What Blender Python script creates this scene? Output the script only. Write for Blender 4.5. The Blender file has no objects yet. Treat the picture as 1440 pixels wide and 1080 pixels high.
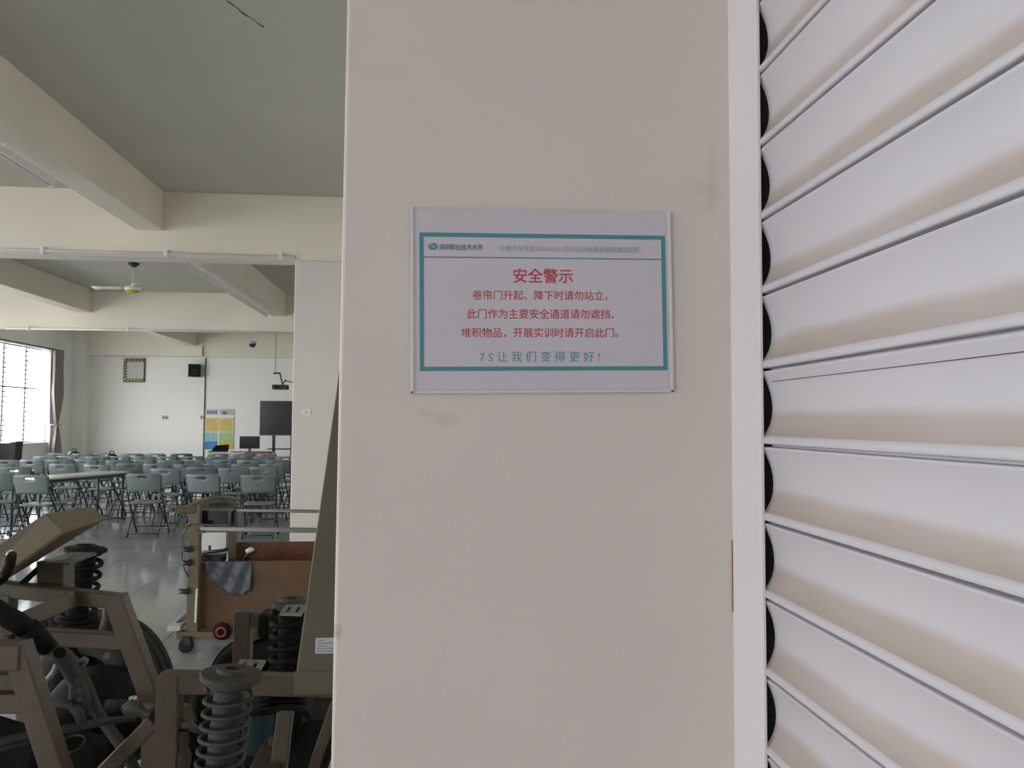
import bpy, bmesh, math, random
from mathutils import Vector, Matrix
R = math.radians
random.seed(7)
sc = bpy.context.scene
col = sc.collection

# ------------------------------------------------------------------ camera, sky, lights, exposure
H = 1.55
F = 1080.0
CM = Matrix.Rotation(R(-5.45), 3, 'Z') @ Matrix.Rotation(R(92.85), 3, 'X') @ Matrix.Rotation(R(0.3), 3, 'Z')
cam = bpy.data.cameras.new('camera')
camo = bpy.data.objects.new('camera', cam); col.objects.link(camo)
camo.matrix_world = Matrix.Translation((0, 0, H)) @ CM.to_4x4()
cam.lens = 27.0; cam.sensor_width = 36.0; cam.clip_start = 0.05; cam.clip_end = 500
sc.camera = camo

def at(x, y, Y):
    """room position of something seen in direction (x, y) of the photo and standing Y metres deep in the room"""
    d = CM @ Vector(((x - 720) / F, (540 - y) / F, -1))
    return Vector((0, 0, H)) + d * (Y / d.y)

sc.view_settings.view_transform = 'Standard'
sc.view_settings.look = 'None'
sc.view_settings.gamma = 1
sc.view_settings.use_curve_mapping = False
sc.view_settings.exposure = 0.54
w = bpy.data.worlds.new('sky'); sc.world = w; w.use_nodes = True
bg = w.node_tree.nodes['Background']
bg.inputs['Color'].default_value = (0.96, 0.98, 1.0, 1)
bg.inputs['Strength'].default_value = 6.0
try:
    sc.cycles.max_bounces = 10; sc.cycles.diffuse_bounces = 6; sc.cycles.transparent_max_bounces = 24
    sc.cycles.use_denoising = True
    sc.cycles.sample_clamp_indirect = 6
except Exception: pass

XL, XR, YB, YF, ZC = -10.4, 0.50, -5.0, 23.4, 4.2
WINS = [(-4.2, 0.9), (2.6, 8.3), (10.0, 15.6), (17.2, 21.75)]
WZ0, WZ1 = 0.96, 3.42

def portal(name, loc, rot, sx, sy):
    l = bpy.data.lights.new(name, 'AREA'); l.shape = 'RECTANGLE'; l.size = sx; l.size_y = sy
    l.cycles.is_portal = True
    o = bpy.data.objects.new(name, l); col.objects.link(o); o.location = loc; o.rotation_euler = rot
for i, (a, b) in enumerate(WINS):
    portal('window_daylight', (XL - .15, (a + b) / 2, (WZ0 + WZ1) / 2), (0, R(-90), 0), WZ1 - WZ0, b - a)
portal('back_daylight', (-6.0, YB - .12, 1.6), (R(90), 0, 0), 3.2, 2.4)

# ------------------------------------------------------------------ materials
def mat(name, c, rough=.6, metal=0, noise=.06, scale=6, bump=0, spec=None, c2=None, stretch=None):
    m = bpy.data.materials.new(name); m.use_nodes = True; nt = m.node_tree; N = nt.nodes; L = nt.links
    b = N['Principled BSDF']
    b.inputs['Roughness'].default_value = rough; b.inputs['Metallic'].default_value = metal
    if spec is not None: b.inputs['Specular IOR Level'].default_value = spec
    tc = N.new('ShaderNodeTexCoord'); src = tc.outputs['Object']
    if stretch:
        mp = N.new('ShaderNodeMapping'); mp.inputs['Scale'].default_value = stretch; L.new(src, mp.inputs[0]); src = mp.outputs[0]
    n = N.new('ShaderNodeTexNoise'); n.inputs['Scale'].default_value = scale; n.inputs['Detail'].default_value = 5
    L.new(src, n.inputs['Vector'])
    cr = N.new('ShaderNodeValToRGB')
    d = c2 if c2 else tuple(x * (1 - noise * 2) for x in c)
    cr.color_ramp.elements[0].color = (*d, 1); cr.color_ramp.elements[0].position = .3
    cr.color_ramp.elements[1].color = (*c, 1); cr.color_ramp.elements[1].position = .65
    L.new(n.outputs['Fac'], cr.inputs['Fac']); L.new(cr.outputs['Color'], b.inputs['Base Color'])
    if bump:
        bp = N.new('ShaderNodeBump'); bp.inputs['Strength'].default_value = bump; bp.inputs['Distance'].default_value = .004
        n2 = N.new('ShaderNodeTexNoise'); n2.inputs['Scale'].default_value = scale * 12; L.new(src, n2.inputs['Vector'])
        L.new(n2.outputs['Fac'], bp.inputs['Height']); L.new(bp.outputs['Normal'], b.inputs['Normal'])
    return m

def spot_stains(m, spots, dark):
    """soft scuffs on a painted wall: (x, z, radius_x, radius_z, strength) in object space"""
    nt = m.node_tree; N = nt.nodes; L = nt.links; b = N['Principled BSDF']
    base = b.inputs['Base Color'].links[0].from_socket
    tc = N.new('ShaderNodeTexCoord'); sx = N.new('ShaderNodeSeparateXYZ'); L.new(tc.outputs['Object'], sx.inputs[0])
    nz = N.new('ShaderNodeTexNoise'); nz.inputs['Scale'].default_value = 60; nz.inputs['Detail'].default_value = 3
    L.new(tc.outputs['Object'], nz.inputs['Vector'])
    def mth(op, a, c=None, clamp=False):
        q = N.new('ShaderNodeMath'); q.operation = op; q.use_clamp = clamp
        for i, v in enumerate((a, c)):
            if v is None: continue
            if isinstance(v, (int, float)): q.inputs[i].default_value = v
            else: L.new(v, q.inputs[i])
        return q.outputs[0]
    for (x, z, rx, rz, s) in spots:
        dx = mth('POWER', mth('ABSOLUTE', mth('DIVIDE', mth('SUBTRACT', sx.outputs['X'], x), rx)), 2)
        dz = mth('POWER', mth('ABSOLUTE', mth('DIVIDE', mth('SUBTRACT', sx.outputs['Z'], z), rz)), 2)
        f = mth('SUBTRACT', 1.0, mth('ADD', dx, dz), True)
        nn = mth('MULTIPLY', mth('SUBTRACT', nz.outputs['Fac'], .3, True), 2.6)
        f = mth('MULTIPLY', mth('MULTIPLY', f, nn), s, True)
        mx = N.new('ShaderNodeMix'); mx.data_type = 'RGBA'
        L.new(f, mx.inputs[0]); L.new(base, mx.inputs[6]); mx.inputs[7].default_value = (*dark, 1)
        base = mx.outputs[2]
    L.new(base, b.inputs['Base Color'])

M_pier = mat('pier_paint', (.70, .635, .605), .55, noise=.02, scale=3, bump=.10)
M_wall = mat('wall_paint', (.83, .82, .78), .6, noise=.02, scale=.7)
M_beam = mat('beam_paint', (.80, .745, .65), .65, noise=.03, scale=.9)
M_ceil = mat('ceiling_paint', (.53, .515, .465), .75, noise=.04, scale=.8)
M_tile = mat('floor_tile', (.33, .345, .34), .10, noise=.07, scale=1.4, spec=.6)
M_grout = mat('floor_grout', (.17, .175, .17), .5, noise=.05, scale=5)
M_white = mat('white_paint', (.78, .78, .76), .45, noise=.02)
M_rail = mat('guide_rail_paint', (.80, .765, .78), .4, noise=.02, scale=4)
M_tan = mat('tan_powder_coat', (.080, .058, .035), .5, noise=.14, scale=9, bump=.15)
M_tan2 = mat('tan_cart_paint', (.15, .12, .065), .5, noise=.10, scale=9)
M_col = mat('column_paint', (.72, .665, .63), .6, noise=.02, scale=1.5)
M_ctrl = mat('light_tan_box_paint', (.165, .134, .09), .5, noise=.08, scale=8)
M_board = mat('brown_sheet_metal', (.105, .088, .056), .5, noise=.04, scale=5)
M_dark = mat('oily_iron_and_shade', (.014, .0135, .0125), .75, 0, noise=.25, scale=25, bump=.4, spec=.15)
M_iron = mat('dusty_grey_iron', (.055, .050, .043), .7, .1, noise=.2, scale=22, bump=.3)
M_rubber = mat('tyre_rubber', (.022, .021, .020), .85, noise=.15, scale=20)
M_cast = mat('cast_aluminium', (.105, .098, .088), .55, .5, noise=.15, scale=30, bump=.3)
M_plate = mat('dusty_zinc_plate', (.20, .195, .18), .55, .3, noise=.1, scale=30)
M_teal = mat('teal_motor_paint', (.012, .052, .056), .5, noise=.12, scale=15)
M_orange = mat('orange_board', (.145, .078, .038), .7, noise=.10, scale=5)
M_orange2 = mat('orange_board_inner', (.17, .07, .03), .7, noise=.12, scale=5)
M_film = mat('grey_blue_film', (.09, .10, .125), .3, noise=.15, scale=14, bump=.8)
M_red = mat('red_ink', (.33, .04, .03), .6, noise=.05)
M_steelrail = mat('brushed_steel_rail', (.22, .21, .20), .35, .6, noise=.05, scale=20, stretch=(1, 20, 20))
M_black = mat('black_plastic', (.02, .021, .024), .35, noise=.1, scale=20)
M_screen = mat('dark_screen_glass', (.010, .013, .018), .15, noise=.1, scale=3, spec=.25)
M_chair = mat('grey_green_plastic', (.185, .225, .222), .38, noise=.06, scale=9)
M_chair2 = mat('blue_grey_plastic', (.205, .235, .26), .38, noise=.06, scale=9)
M_chair3 = mat('dark_grey_plastic', (.09, .095, .10), .4, noise=.06, scale=9)
M_tube = mat('dark_teal_steel', (.05, .07, .08), .35, .4, noise=.1, scale=20)
M_top = mat('white_laminate', (.62, .62, .58), .3, noise=.03, scale=5)
M_curt = mat('grey_curtain_cloth', (.36, .33, .32), .8, noise=.08, scale=8, stretch=(6, 6, 1))
M_sheer = mat('sheer_curtain_cloth', (.75, .77, .80), .8, noise=.03, scale=8)
M_frame = mat('window_aluminium', (.62, .62, .62), .45, .2, noise=.04)
M_paper = mat('sign_paper', (.60, .565, .63), .45, noise=.01, scale=20)
M_sleeve = mat('acrylic_sleeve', (.60, .565, .60), .18, noise=.01, scale=8)
M_edge = mat('sleeve_edge_acrylic', (.68, .65, .66), .25, noise=.01, scale=8)
M_tealink = mat('teal_print', (.075, .27, .31), .5, noise=.03, scale=60)
M_tealtxt = mat('teal_text_print', (.12, .29, .36), .5, noise=.03, scale=60)
M_greytxt = mat('grey_text_print', (.34, .40, .42), .5, noise=.03, scale=60)
M_navytxt = mat('navy_text_print', (.10, .14, .22), .5, noise=.03, scale=60)
M_redtxt = mat('red_text_print', (.52, .07, .10), .5, noise=.03, scale=60)
M_yel = mat('yellow_print', (.72, .55, .17), .6, noise=.08, scale=8)
M_cyan = mat('cyan_print', (.30, .58, .58), .6, noise=.1, scale=8)
M_blue = mat('blue_print', (.06, .26, .50), .6, noise=.1, scale=8)
M_green = mat('green_print', (.40, .58, .30), .6, noise=.1, scale=8)
M_gold = mat('gold_print', (.62, .50, .06), .6, noise=.1, scale=8)
M_palegrey = mat('pale_grey_panel', (.50, .53, .50), .5, noise=.04, scale=8)
M_hazy = mat('hazard_yellow', (.50, .42, .12), .6, noise=.05, scale=8)
M_leaf = mat('leaf_green', (.10, .22, .05), .7, noise=.2, scale=5)
M_ground = mat('pale_pavement', (.55, .55, .52), .9, noise=.1, scale=.6)
M_lamp = mat('lamp_tube_glass', (.74, .74, .72), .35, noise=.01)
M_brown = mat('brown_red_box', (.24, .12, .10), .6, noise=.1, scale=5)
M_label = mat('label_paper', (.46, .46, .50), .5, noise=.02, scale=20)
M_labelink = mat('label_ink', (.18, .18, .21), .5, noise=.02, scale=20)
M_crack = mat('crack_dark', (.12, .11, .10), .9, noise=.1, scale=30)

# shutter slat: enamel with dust settled on the lower part of the hollow
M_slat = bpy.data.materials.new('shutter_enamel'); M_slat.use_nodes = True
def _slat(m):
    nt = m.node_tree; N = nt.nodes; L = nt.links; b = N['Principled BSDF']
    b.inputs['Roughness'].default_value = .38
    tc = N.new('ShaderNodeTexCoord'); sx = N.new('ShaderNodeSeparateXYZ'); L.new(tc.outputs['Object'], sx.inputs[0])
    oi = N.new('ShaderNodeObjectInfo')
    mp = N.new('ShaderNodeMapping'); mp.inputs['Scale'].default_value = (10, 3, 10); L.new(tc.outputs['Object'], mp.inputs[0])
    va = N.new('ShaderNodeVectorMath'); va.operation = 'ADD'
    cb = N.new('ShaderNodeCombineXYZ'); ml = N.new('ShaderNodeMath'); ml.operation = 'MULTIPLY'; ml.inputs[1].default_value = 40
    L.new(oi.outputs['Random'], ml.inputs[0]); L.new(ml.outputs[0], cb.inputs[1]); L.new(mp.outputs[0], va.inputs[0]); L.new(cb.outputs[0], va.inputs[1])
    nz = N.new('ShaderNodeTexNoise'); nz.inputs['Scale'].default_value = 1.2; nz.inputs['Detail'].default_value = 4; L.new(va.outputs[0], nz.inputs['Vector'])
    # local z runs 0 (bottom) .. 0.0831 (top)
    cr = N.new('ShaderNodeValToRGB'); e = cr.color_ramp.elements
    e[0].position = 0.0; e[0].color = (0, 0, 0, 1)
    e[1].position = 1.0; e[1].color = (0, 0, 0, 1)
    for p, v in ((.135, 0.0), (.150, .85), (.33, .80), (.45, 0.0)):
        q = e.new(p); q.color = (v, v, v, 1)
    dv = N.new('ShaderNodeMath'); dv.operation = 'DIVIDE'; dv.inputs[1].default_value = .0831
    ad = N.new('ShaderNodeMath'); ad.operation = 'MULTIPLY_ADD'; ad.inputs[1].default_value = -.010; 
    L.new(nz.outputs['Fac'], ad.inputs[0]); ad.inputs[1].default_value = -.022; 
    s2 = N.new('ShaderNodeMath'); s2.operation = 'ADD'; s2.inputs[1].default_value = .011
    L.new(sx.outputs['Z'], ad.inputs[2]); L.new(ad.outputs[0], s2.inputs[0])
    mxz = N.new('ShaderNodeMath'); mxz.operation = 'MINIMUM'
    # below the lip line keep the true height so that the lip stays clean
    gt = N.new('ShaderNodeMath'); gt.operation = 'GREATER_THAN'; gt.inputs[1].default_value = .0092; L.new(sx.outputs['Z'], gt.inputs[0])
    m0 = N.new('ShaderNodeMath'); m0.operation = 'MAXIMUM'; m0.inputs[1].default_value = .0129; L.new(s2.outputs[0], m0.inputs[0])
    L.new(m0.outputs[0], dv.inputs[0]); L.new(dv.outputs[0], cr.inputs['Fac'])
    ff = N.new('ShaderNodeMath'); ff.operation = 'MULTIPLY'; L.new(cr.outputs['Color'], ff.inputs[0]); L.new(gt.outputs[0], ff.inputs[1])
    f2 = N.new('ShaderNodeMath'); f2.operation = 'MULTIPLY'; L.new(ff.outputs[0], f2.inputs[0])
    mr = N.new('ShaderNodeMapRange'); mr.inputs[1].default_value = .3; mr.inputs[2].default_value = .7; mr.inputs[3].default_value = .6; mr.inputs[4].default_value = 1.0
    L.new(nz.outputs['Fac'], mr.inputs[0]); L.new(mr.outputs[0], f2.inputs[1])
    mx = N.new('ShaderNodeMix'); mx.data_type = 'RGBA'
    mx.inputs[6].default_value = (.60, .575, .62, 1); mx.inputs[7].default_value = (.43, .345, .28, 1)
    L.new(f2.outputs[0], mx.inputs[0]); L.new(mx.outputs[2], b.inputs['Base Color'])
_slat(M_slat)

# clear glass for louvre blades
M_glass = bpy.data.materials.new('louvre_glass'); M_glass.use_nodes = True
def _glass(m):
    nt = m.node_tree; N = nt.nodes; L = nt.links; out = N['Material Output']
    N.remove(N['Principled BSDF'])
    t = N.new('ShaderNodeBsdfTransparent'); t.inputs[0].default_value = (.985, .995, 1, 1)
    g = N.new('ShaderNodeBsdfGlossy'); g.inputs['Roughness'].default_value = .05
    mx = N.new('ShaderNodeMixShader'); mx.inputs[0].default_value = .035; L.new(t.outputs[0], mx.inputs[1]); L.new(g.outputs[0], mx.inputs[2])
    L.new(mx.outputs[0], out.inputs[0])
_glass(M_glass)

# ------------------------------------------------------------------ mesh helpers
class MB:
    def __init__(s): s.v = []; s.f = []; s.sm = []
    def add(s, vs, fs, smooth=False):
        o = len(s.v); s.v += [tuple(p) for p in vs]; s.f += [tuple(i + o for i in f) for f in fs]; s.sm += [smooth] * len(fs); return s
    def box(s, a, b):
        x0, y0, z0 = a; x1, y1, z1 = b
        return s.hexa([(x0, y0, z0), (x1, y0, z0), (x1, y1, z0), (x0, y1, z0), (x0, y0, z1), (x1, y0, z1), (x1, y1, z1), (x0, y1, z1)])
    def hexa(s, p):
        return s.add(p, [(0, 3, 2, 1), (4, 5, 6, 7), (0, 1, 5, 4), (1, 2, 6, 5), (2, 3, 7, 6), (3, 0, 4, 7)])
    def beam(s, p, q, w, h=None, up=(0, 1, 0)):
        """rectangular bar from p to q; w = size across, h = size along 'up'"""
        h = h or w; p = Vector(p); q = Vector(q); d = (q - p).normalized(); u = Vector(up)
        u = (u - d * u.dot(d)).normalized(); r = d.cross(u)
        vs = []
        for c in (p, q):
            for a, b in ((-1, -1), (1, -1), (1, 1), (-1, 1)): vs.append(c + r * a * w / 2 + u * b * h / 2)
        return s.add(vs, [(0, 1, 2, 3), (7, 6, 5, 4), (0, 4, 5, 1), (1, 5, 6, 2), (2, 6, 7, 3), (3, 7, 4, 0)])
    def tube(s, pts, r, n=8, closed=False, cap=True):
        P = [Vector(p) for p in pts]; m = len(P); rr = r if isinstance(r, (list, tuple)) else [r] * m
        T = []
        for i in range(m):
            a = P[(i - 1) % m] if (closed or i) else P[i]; b = P[(i + 1) % m] if (closed or i < m - 1) else P[i]
            T.append((b - a).normalized())
        u = T[0].orthogonal().normalized(); vs = []
        for i in range(m):
            u = (u - T[i] * u.dot(T[i])); u = u.normalized() if u.length > 1e-6 else T[i].orthogonal().normalized()
            v = T[i].cross(u)
            for k in range(n):
                a = 2 * math.pi * k / n; vs.append(P[i] + (u * math.cos(a) + v * math.sin(a)) * rr[i])
        fs = []
        for i in range(m if closed else m - 1):
            j = (i + 1) % m
            for k in range(n): fs.append((i * n + k, i * n + (k + 1) % n, j * n + (k + 1) % n, j * n + k))
        s.add(vs, fs, True)
        if cap and not closed:
            o = len(s.v) - m * n
            s.f.append(tuple(o + k for k in range(n))[::-1]); s.sm.append(False)
            s.f.append(tuple(o + (m - 1) * n + k for k in range(n))); s.sm.append(False)
        return s
    def lathe(s, c, axis, prof, n=24, smooth=True):
        """profile of (radius, along) about an axis through c"""
        c = Vector(c); d = Vector(axis).normalized(); u = d.orthogonal().normalized(); v = d.cross(u); vs = []
        for r, t in prof:
            for k in range(n):
                a = 2 * math.pi * k / n; vs.append(c + d * t + (u * math.cos(a) + v * math.sin(a)) * r)
        fs = []
        for i in range(len(prof) - 1):
            for k in range(n): fs.append((i * n + k, i * n + (k + 1) % n, (i + 1) * n + (k + 1) % n, (i + 1) * n + k))
        s.add(vs, fs, smooth); return s
    def cyl(s, p, q, r, n=20):
        p = Vector(p); q = Vector(q); L = (q - p).length
        return s.lathe(p, q - p, [(1e-4, 0), (r, 0), (r, 0), (r, L), (r, L), (1e-4, L)], n)
    def sheet(s, fn, nu, nv, th=0, smooth=True):
        vs = [fn(i / nu, j / nv) for j in range(nv + 1) for i in range(nu + 1)]
        fs = [(j * (nu + 1) + i, j * (nu + 1) + i + 1, (j + 1) * (nu + 1) + i + 1, (j + 1) * (nu + 1) + i) for j in range(nv) for i in range(nu)]
        return s.add(vs, fs, smooth)
    def build(s, name, m, parent=None, bevel=0, solid=0, kind=None, origin=None):
        me = bpy.data.meshes.new(name)
        vs = s.v
        if origin is not None: vs = [(a - origin[0], b - origin[1], c - origin[2]) for a, b, c in vs]
        me.from_pydata(vs, [], s.f); me.update()
        bm = bmesh.new(); bm.from_mesh(me); bmesh.ops.recalc_face_normals(bm, faces=bm.faces); bm.to_mesh(me); bm.free()
        me.polygons.foreach_set('use_smooth', s.sm)
        me.materials.append(m)
        o = bpy.data.objects.new(name, me); col.objects.link(o)
        if origin is not None: o.location = origin
        if parent: o.parent = parent
        if solid:
            k = o.modifiers.new('solid', 'SOLIDIFY'); k.thickness = solid; k.offset = 0
        if bevel:
            k = o.modifiers.new('bevel', 'BEVEL'); k.width = bevel; k.segments = 2; k.limit_method = 'ANGLE'
        if kind: o['kind'] = kind
        return o
def struct(name, mb, m, parent=None, **k):
    o = mb.build(name, m, parent, **k)
    o['kind'] = 'structure'
    return o
def thing(name, label, cat, loc=(0, 0, 0), rz=0, group=None):
    o = bpy.data.objects.new(name, None); col.objects.link(o); o.location = loc; o.rotation_euler = (0, 0, rz)
    o.empty_display_size = .1
    tag(o, label, cat, group); return o
def tag(o, label, cat, group=None):
    o['label'] = label; o['category'] = cat
    if group: o['group'] = group
    return o
def copy_tree(o, parent=None):
    c = o.copy(); col.objects.link(c)
    if parent: c.parent = parent
    for ch in [x for x in o.children]: copy_tree(ch, c)
    return c
def dup(o, loc):
    c = o.copy(); col.objects.link(c); c.location = loc; return c

# ------------------------------------------------------------------ floor
floor = struct('floor', MB().box((XL - .3, YB - .3, -.12), (XR + .3, YF + .3, -.0025)), M_grout)
TS = .8
me0 = None; ny0 = 2.4
tb = MB().box((0, 0, -.012), (TS - .006, TS - .006, 0))
first = None
for j in range(21):
    for i in range(14):
        x = XR - .01 - (i + 1) * TS; x0 = max(x, XL + .01)
        if i == 13: x = x0
        if first is None:
            first = tb.build('tile', M_tile, floor, bevel=.0015); t = first
        else:
            t = first.copy(); col.objects.link(t); t.parent = floor
        t.location = (x, ny0 + j * TS, 0)
        if i == 13: t.scale = ((XR - .01 - 13 * TS - x0 - .004) / TS, 1, 1)
rest = MB()
for j in list(range(-9, 0)) + list(range(21, 27)):
    for i in range(14):
        x = max(XR - .01 - (i + 1) * TS, XL + .01); x1 = XR - .016 - i * TS
        y = ny0 + j * TS; y1 = min(y + TS - .006, YF - .01)
        rest.box((x, max(y, YB + .01), -.012), (x1, y1, 0))
o = rest.build('tile', M_tile, floor, kind='stuff')

# ------------------------------------------------------------------ ceiling, walls, beams
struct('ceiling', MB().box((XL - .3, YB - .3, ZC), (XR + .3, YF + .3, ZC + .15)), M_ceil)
# left wall with window openings
lw = MB()
def wl(y0, y1, z0, z1): lw.box((XL - .24, y0, z0), (XL, y1, z1))
wl(YB - .3, YF + .3, 0, WZ0); wl(YB - .3, YF + .3, WZ1, ZC)
ys = [YB - .3] + [v for ab in WINS for v in ab] + [YF + .3]
for k in range(0, len(ys), 2): wl(ys[k], ys[k + 1], WZ0, WZ1)
struct('wall_left', lw, M_wall)
struct('wall_far', MB().box((XL, YF, 0), (XR + .3, YF + .24, ZC)), M_wall)
struct('wall_right', MB().box((XR, 1.25, 0), (XR + .24, YF, ZC)), M_wall)
# rear wall behind the camera: a wide opening (the workshop's open front)
bw = MB()
bw.box((XL, YB - .24, 0), (-7.6, YB, ZC)); bw.box((-4.4, YB - .24, 0), (XR + .3, YB, ZC)); bw.box((-7.6, YB - .24, 2.8), (-4.4, YB, ZC)); bw.box((-7.6, YB - .24, 0), (-4.4, YB, .4))
struct('wall_rear', bw, M_wall)
# wall above and beside the roller shutter
XS = .3525                                   # plane of the guide rail's visible flange
struct('wall_shutter', MB().box((XS + .045, -5.0, 0), (XS + .30, -2.6, ZC)).box((XS - .05, -2.6, 3.25), (XS + .30, 1.2, ZC)).box((XS + .045, .9, 0), (XS + .30, 1.25, 3.25)), M_wall)
# the pier that carries the sign
pm = MB()
pa, pb = at(488, 0, .9), at(465, 1080, .9)
xl = lambda z: pb.x + (pa.x - pb.x) * (z - pb.z) / (pa.z - pb.z)
pm.hexa([(xl(0), .9, 0), (XS + .05, .9, 0), (XS + .05, 1.25, 0), (xl(0), 1.25, 0), (xl(ZC), .9, ZC), (XS + .05, .9, ZC), (XS + .05, 1.25, ZC), (xl(ZC), 1.25, ZC)])
def sp(px, py, rx, rz, s): p = at(px, py, .9); return (p.x, p.z, rx, rz, s)
spot_stains(M_pier, [sp(628, 590, .020, .010, .35), sp(598, 582, .012, .006, .3), sp(985, 275, .035, .022, .25), sp(540, 100, .03, .012, .15),
                     sp(474, 888, .008, .010, .8), sp(1002, 250, .01, .06, .2), sp(500, 60, .02, .05, .18)], (.36, .31, .28))
struct('wall_pier', pm, M_pier, bevel=.004)
# transverse beams
for n, (y0, y1, z0) in enumerate([(9.1, 9.42, 3.43), (16.3, 16.62, 3.40), (23.12, YF, 3.42), (1.25, 1.5, 3.43)]):
    mb = MB().box((XL, y0, z0), (XR, y1, ZC)); struct('beam', mb, M_beam, bevel=.01)
# longitudinal beams, one per bay
for X in (-3.19, -7.05):
    for (y0, y1) in ((1.5, 9.1), (9.42, 16.3), (16.62, 23.12), (-5, 1.25)):
        struct('beam', MB().box((X - .29, y0, 3.73), (X, y1, ZC)), M_beam, bevel=.008)
# wall piers
cx = at(411, 560, 9.1).x
struct('column', MB().box((cx, 9.1, 0), (XR, 9.5, 3.43)), M_col, bevel=.012)
struct('column', MB().box((XL, 23.0, 0), (XL + .32, YF, ZC)), M_wall)
for y in (9.1, 16.3, 1.6):
    struct('column', MB().box((XL, y, 0), (XL + .22, y + .5, ZC)), M_wall)
# ceiling crack
a, b = None, None
d0 = CM @ Vector(((320 - 720) / F, (540 - 2) / F, -1)); d1 = CM @ Vector(((370 - 720) / F, (540 - 37) / F, -1))
a = Vector((0, 0, H)) + d0 * ((ZC - H) / d0.z); b = Vector((0, 0, H)) + d1 * ((ZC - H) / d1.z)
cm = MB(); pts = [a.lerp(b, k / 8) + Vector((random.uniform(-.008, .008), random.uniform(-.008, .008), -.001)) for k in range(9)]
cm.tube(pts, [.004, .006, .003, .006, .008, .003, .002, .004, .006], 5)
struct('trim_1', cm, M_crack)

# ------------------------------------------------------------------ window_1 (visible) : louvred
y0, y1 = WINS[3]
w1 = bpy.data.objects.new('window_1', None); col.objects.link(w1); w1.location = (XL - .12, (y0 + y1) / 2, WZ0); w1['kind'] = 'structure'
def W(p): return p
org = Vector(w1.location)
def wbuild(mb, name, m, **k):
    o = mb.build(name, m, None, **k); o.parent = w1; o.location = -org; return o
fr = MB()
X0 = XL - .16; X1 = XL - .10
fr.box((X0, y0, WZ0), (X1, y1, WZ0 + .04)).box((X0, y0, WZ1 - .04), (X1, y1, WZ1)).box((X0, y0, WZ0), (X1, y0 + .04, WZ1)).box((X0, y1 - .04, WZ0), (X1, y1, WZ1))
wbuild(fr, 'window_frame', M_frame)
ZT = 2.36
wbuild(MB().box((X0, y0, ZT - .02), (X1, y1, ZT + .02)), 'transom', M_frame)
mull = [y0 + (y1 - y0) * k / 5 for k in range(6)]
def wy(px):     # depth on the left wall of a photo column
    d = CM @ Vector(((px - 720) / F, 0, -1)); return d.y * (XL / d.x)
mull = [y0, wy(-42), wy(-16), wy(12), wy(43), y1]
mull = sorted(mull)
for yy in mull[1:-1]:
    wbuild(MB().box((X0 + .01, yy - .035, WZ0), (X0 + .03, yy + .035, WZ1)), 'mullion', M_frame)
NB = 20
blade = None
pit = (WZ1 - WZ0 - .1) / NB
clip = MB().box((-.03, -.045, -.014), (.03, .045, .014))
clip0 = None
for i in range(5):
    ya, yb = mull[i] + .04, mull[i + 1] - .04
    for k in range(NB):
        z = WZ0 + .09 + k * pit
        if abs(z - ZT) < .03: continue
        bl = MB().beam((X0 + .03, ya, z), (X0 + .03, yb, z), .12, .005, up=(1, 0, .5))
        # blades stand half open
        o = wbuild(bl, 'louvre_blade', M_glass)
for yy in mull[1:-1]:
    for k in range(NB):
        z = WZ0 + .09 + k * pit
        if clip0 is None:
            clip0 = clip.build('blade_clip', M_iron); clip0.parent = w1; o = clip0
        else:
            o = clip0.copy(); col.objects.link(o)
        o.parent = w1; o.location = Vector((X0 + .05, yy, z)) - org
# sill
struct('window_sill', MB().box((XL - .02, y0 - .05, WZ0 - .05), (XL + .06, y1 + .05, WZ0)), M_wall, bevel=.006)
# frames of the other windows, outside the picture
for n, (a, b) in enumerate(WINS[:3]):
    fm = MB()
    fm.box((X0, a, WZ0), (X1, b, WZ0 + .05)).box((X0, a, WZ1 - .05), (X1, b, WZ1))
    for k in range(5):
        yy = a + (b - a) * k / 4; fm.box((X0, yy - .025, WZ0), (X1, yy + .025, WZ1))
    struct('window_%d' % (n + 2), fm, M_frame)
# outside
struct('ground', MB().box((-80, -60, -3.2), (-12, 90, -3.0)), M_ground)
bush = MB()
for k in range(60):
    c = Vector((-21.6 + random.gauss(0, .9), 36 + random.gauss(0, 1.2), -1.4 + random.uniform(0, 2.1)))
    for j in range(10):
        p = c + Vector([random.gauss(0, .45) for _ in range(3)]); u = Vector([random.gauss(0, 1) for _ in range(3)]).normalized() * .28; v = u.orthogonal() * .6
        bush.add([p - u, p + v, p + u, p - v], [(0, 1, 2, 3)])
bt = thing('shrub', 'green shrub outside seen through the lower corner of the window', 'plant', (-21.6, 36, -3))
o = bush.build('foliage', M_leaf, bt); o.location = (21.6, -36, 3)
o = MB().tube([(-21.6, 36, -3), (-21.7, 36.1, -1.6), (-21.4, 36, -.2)], [.12, .09, .04]).build('stem', M_iron, bt); o.location = (21.6, -36, 3)

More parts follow.
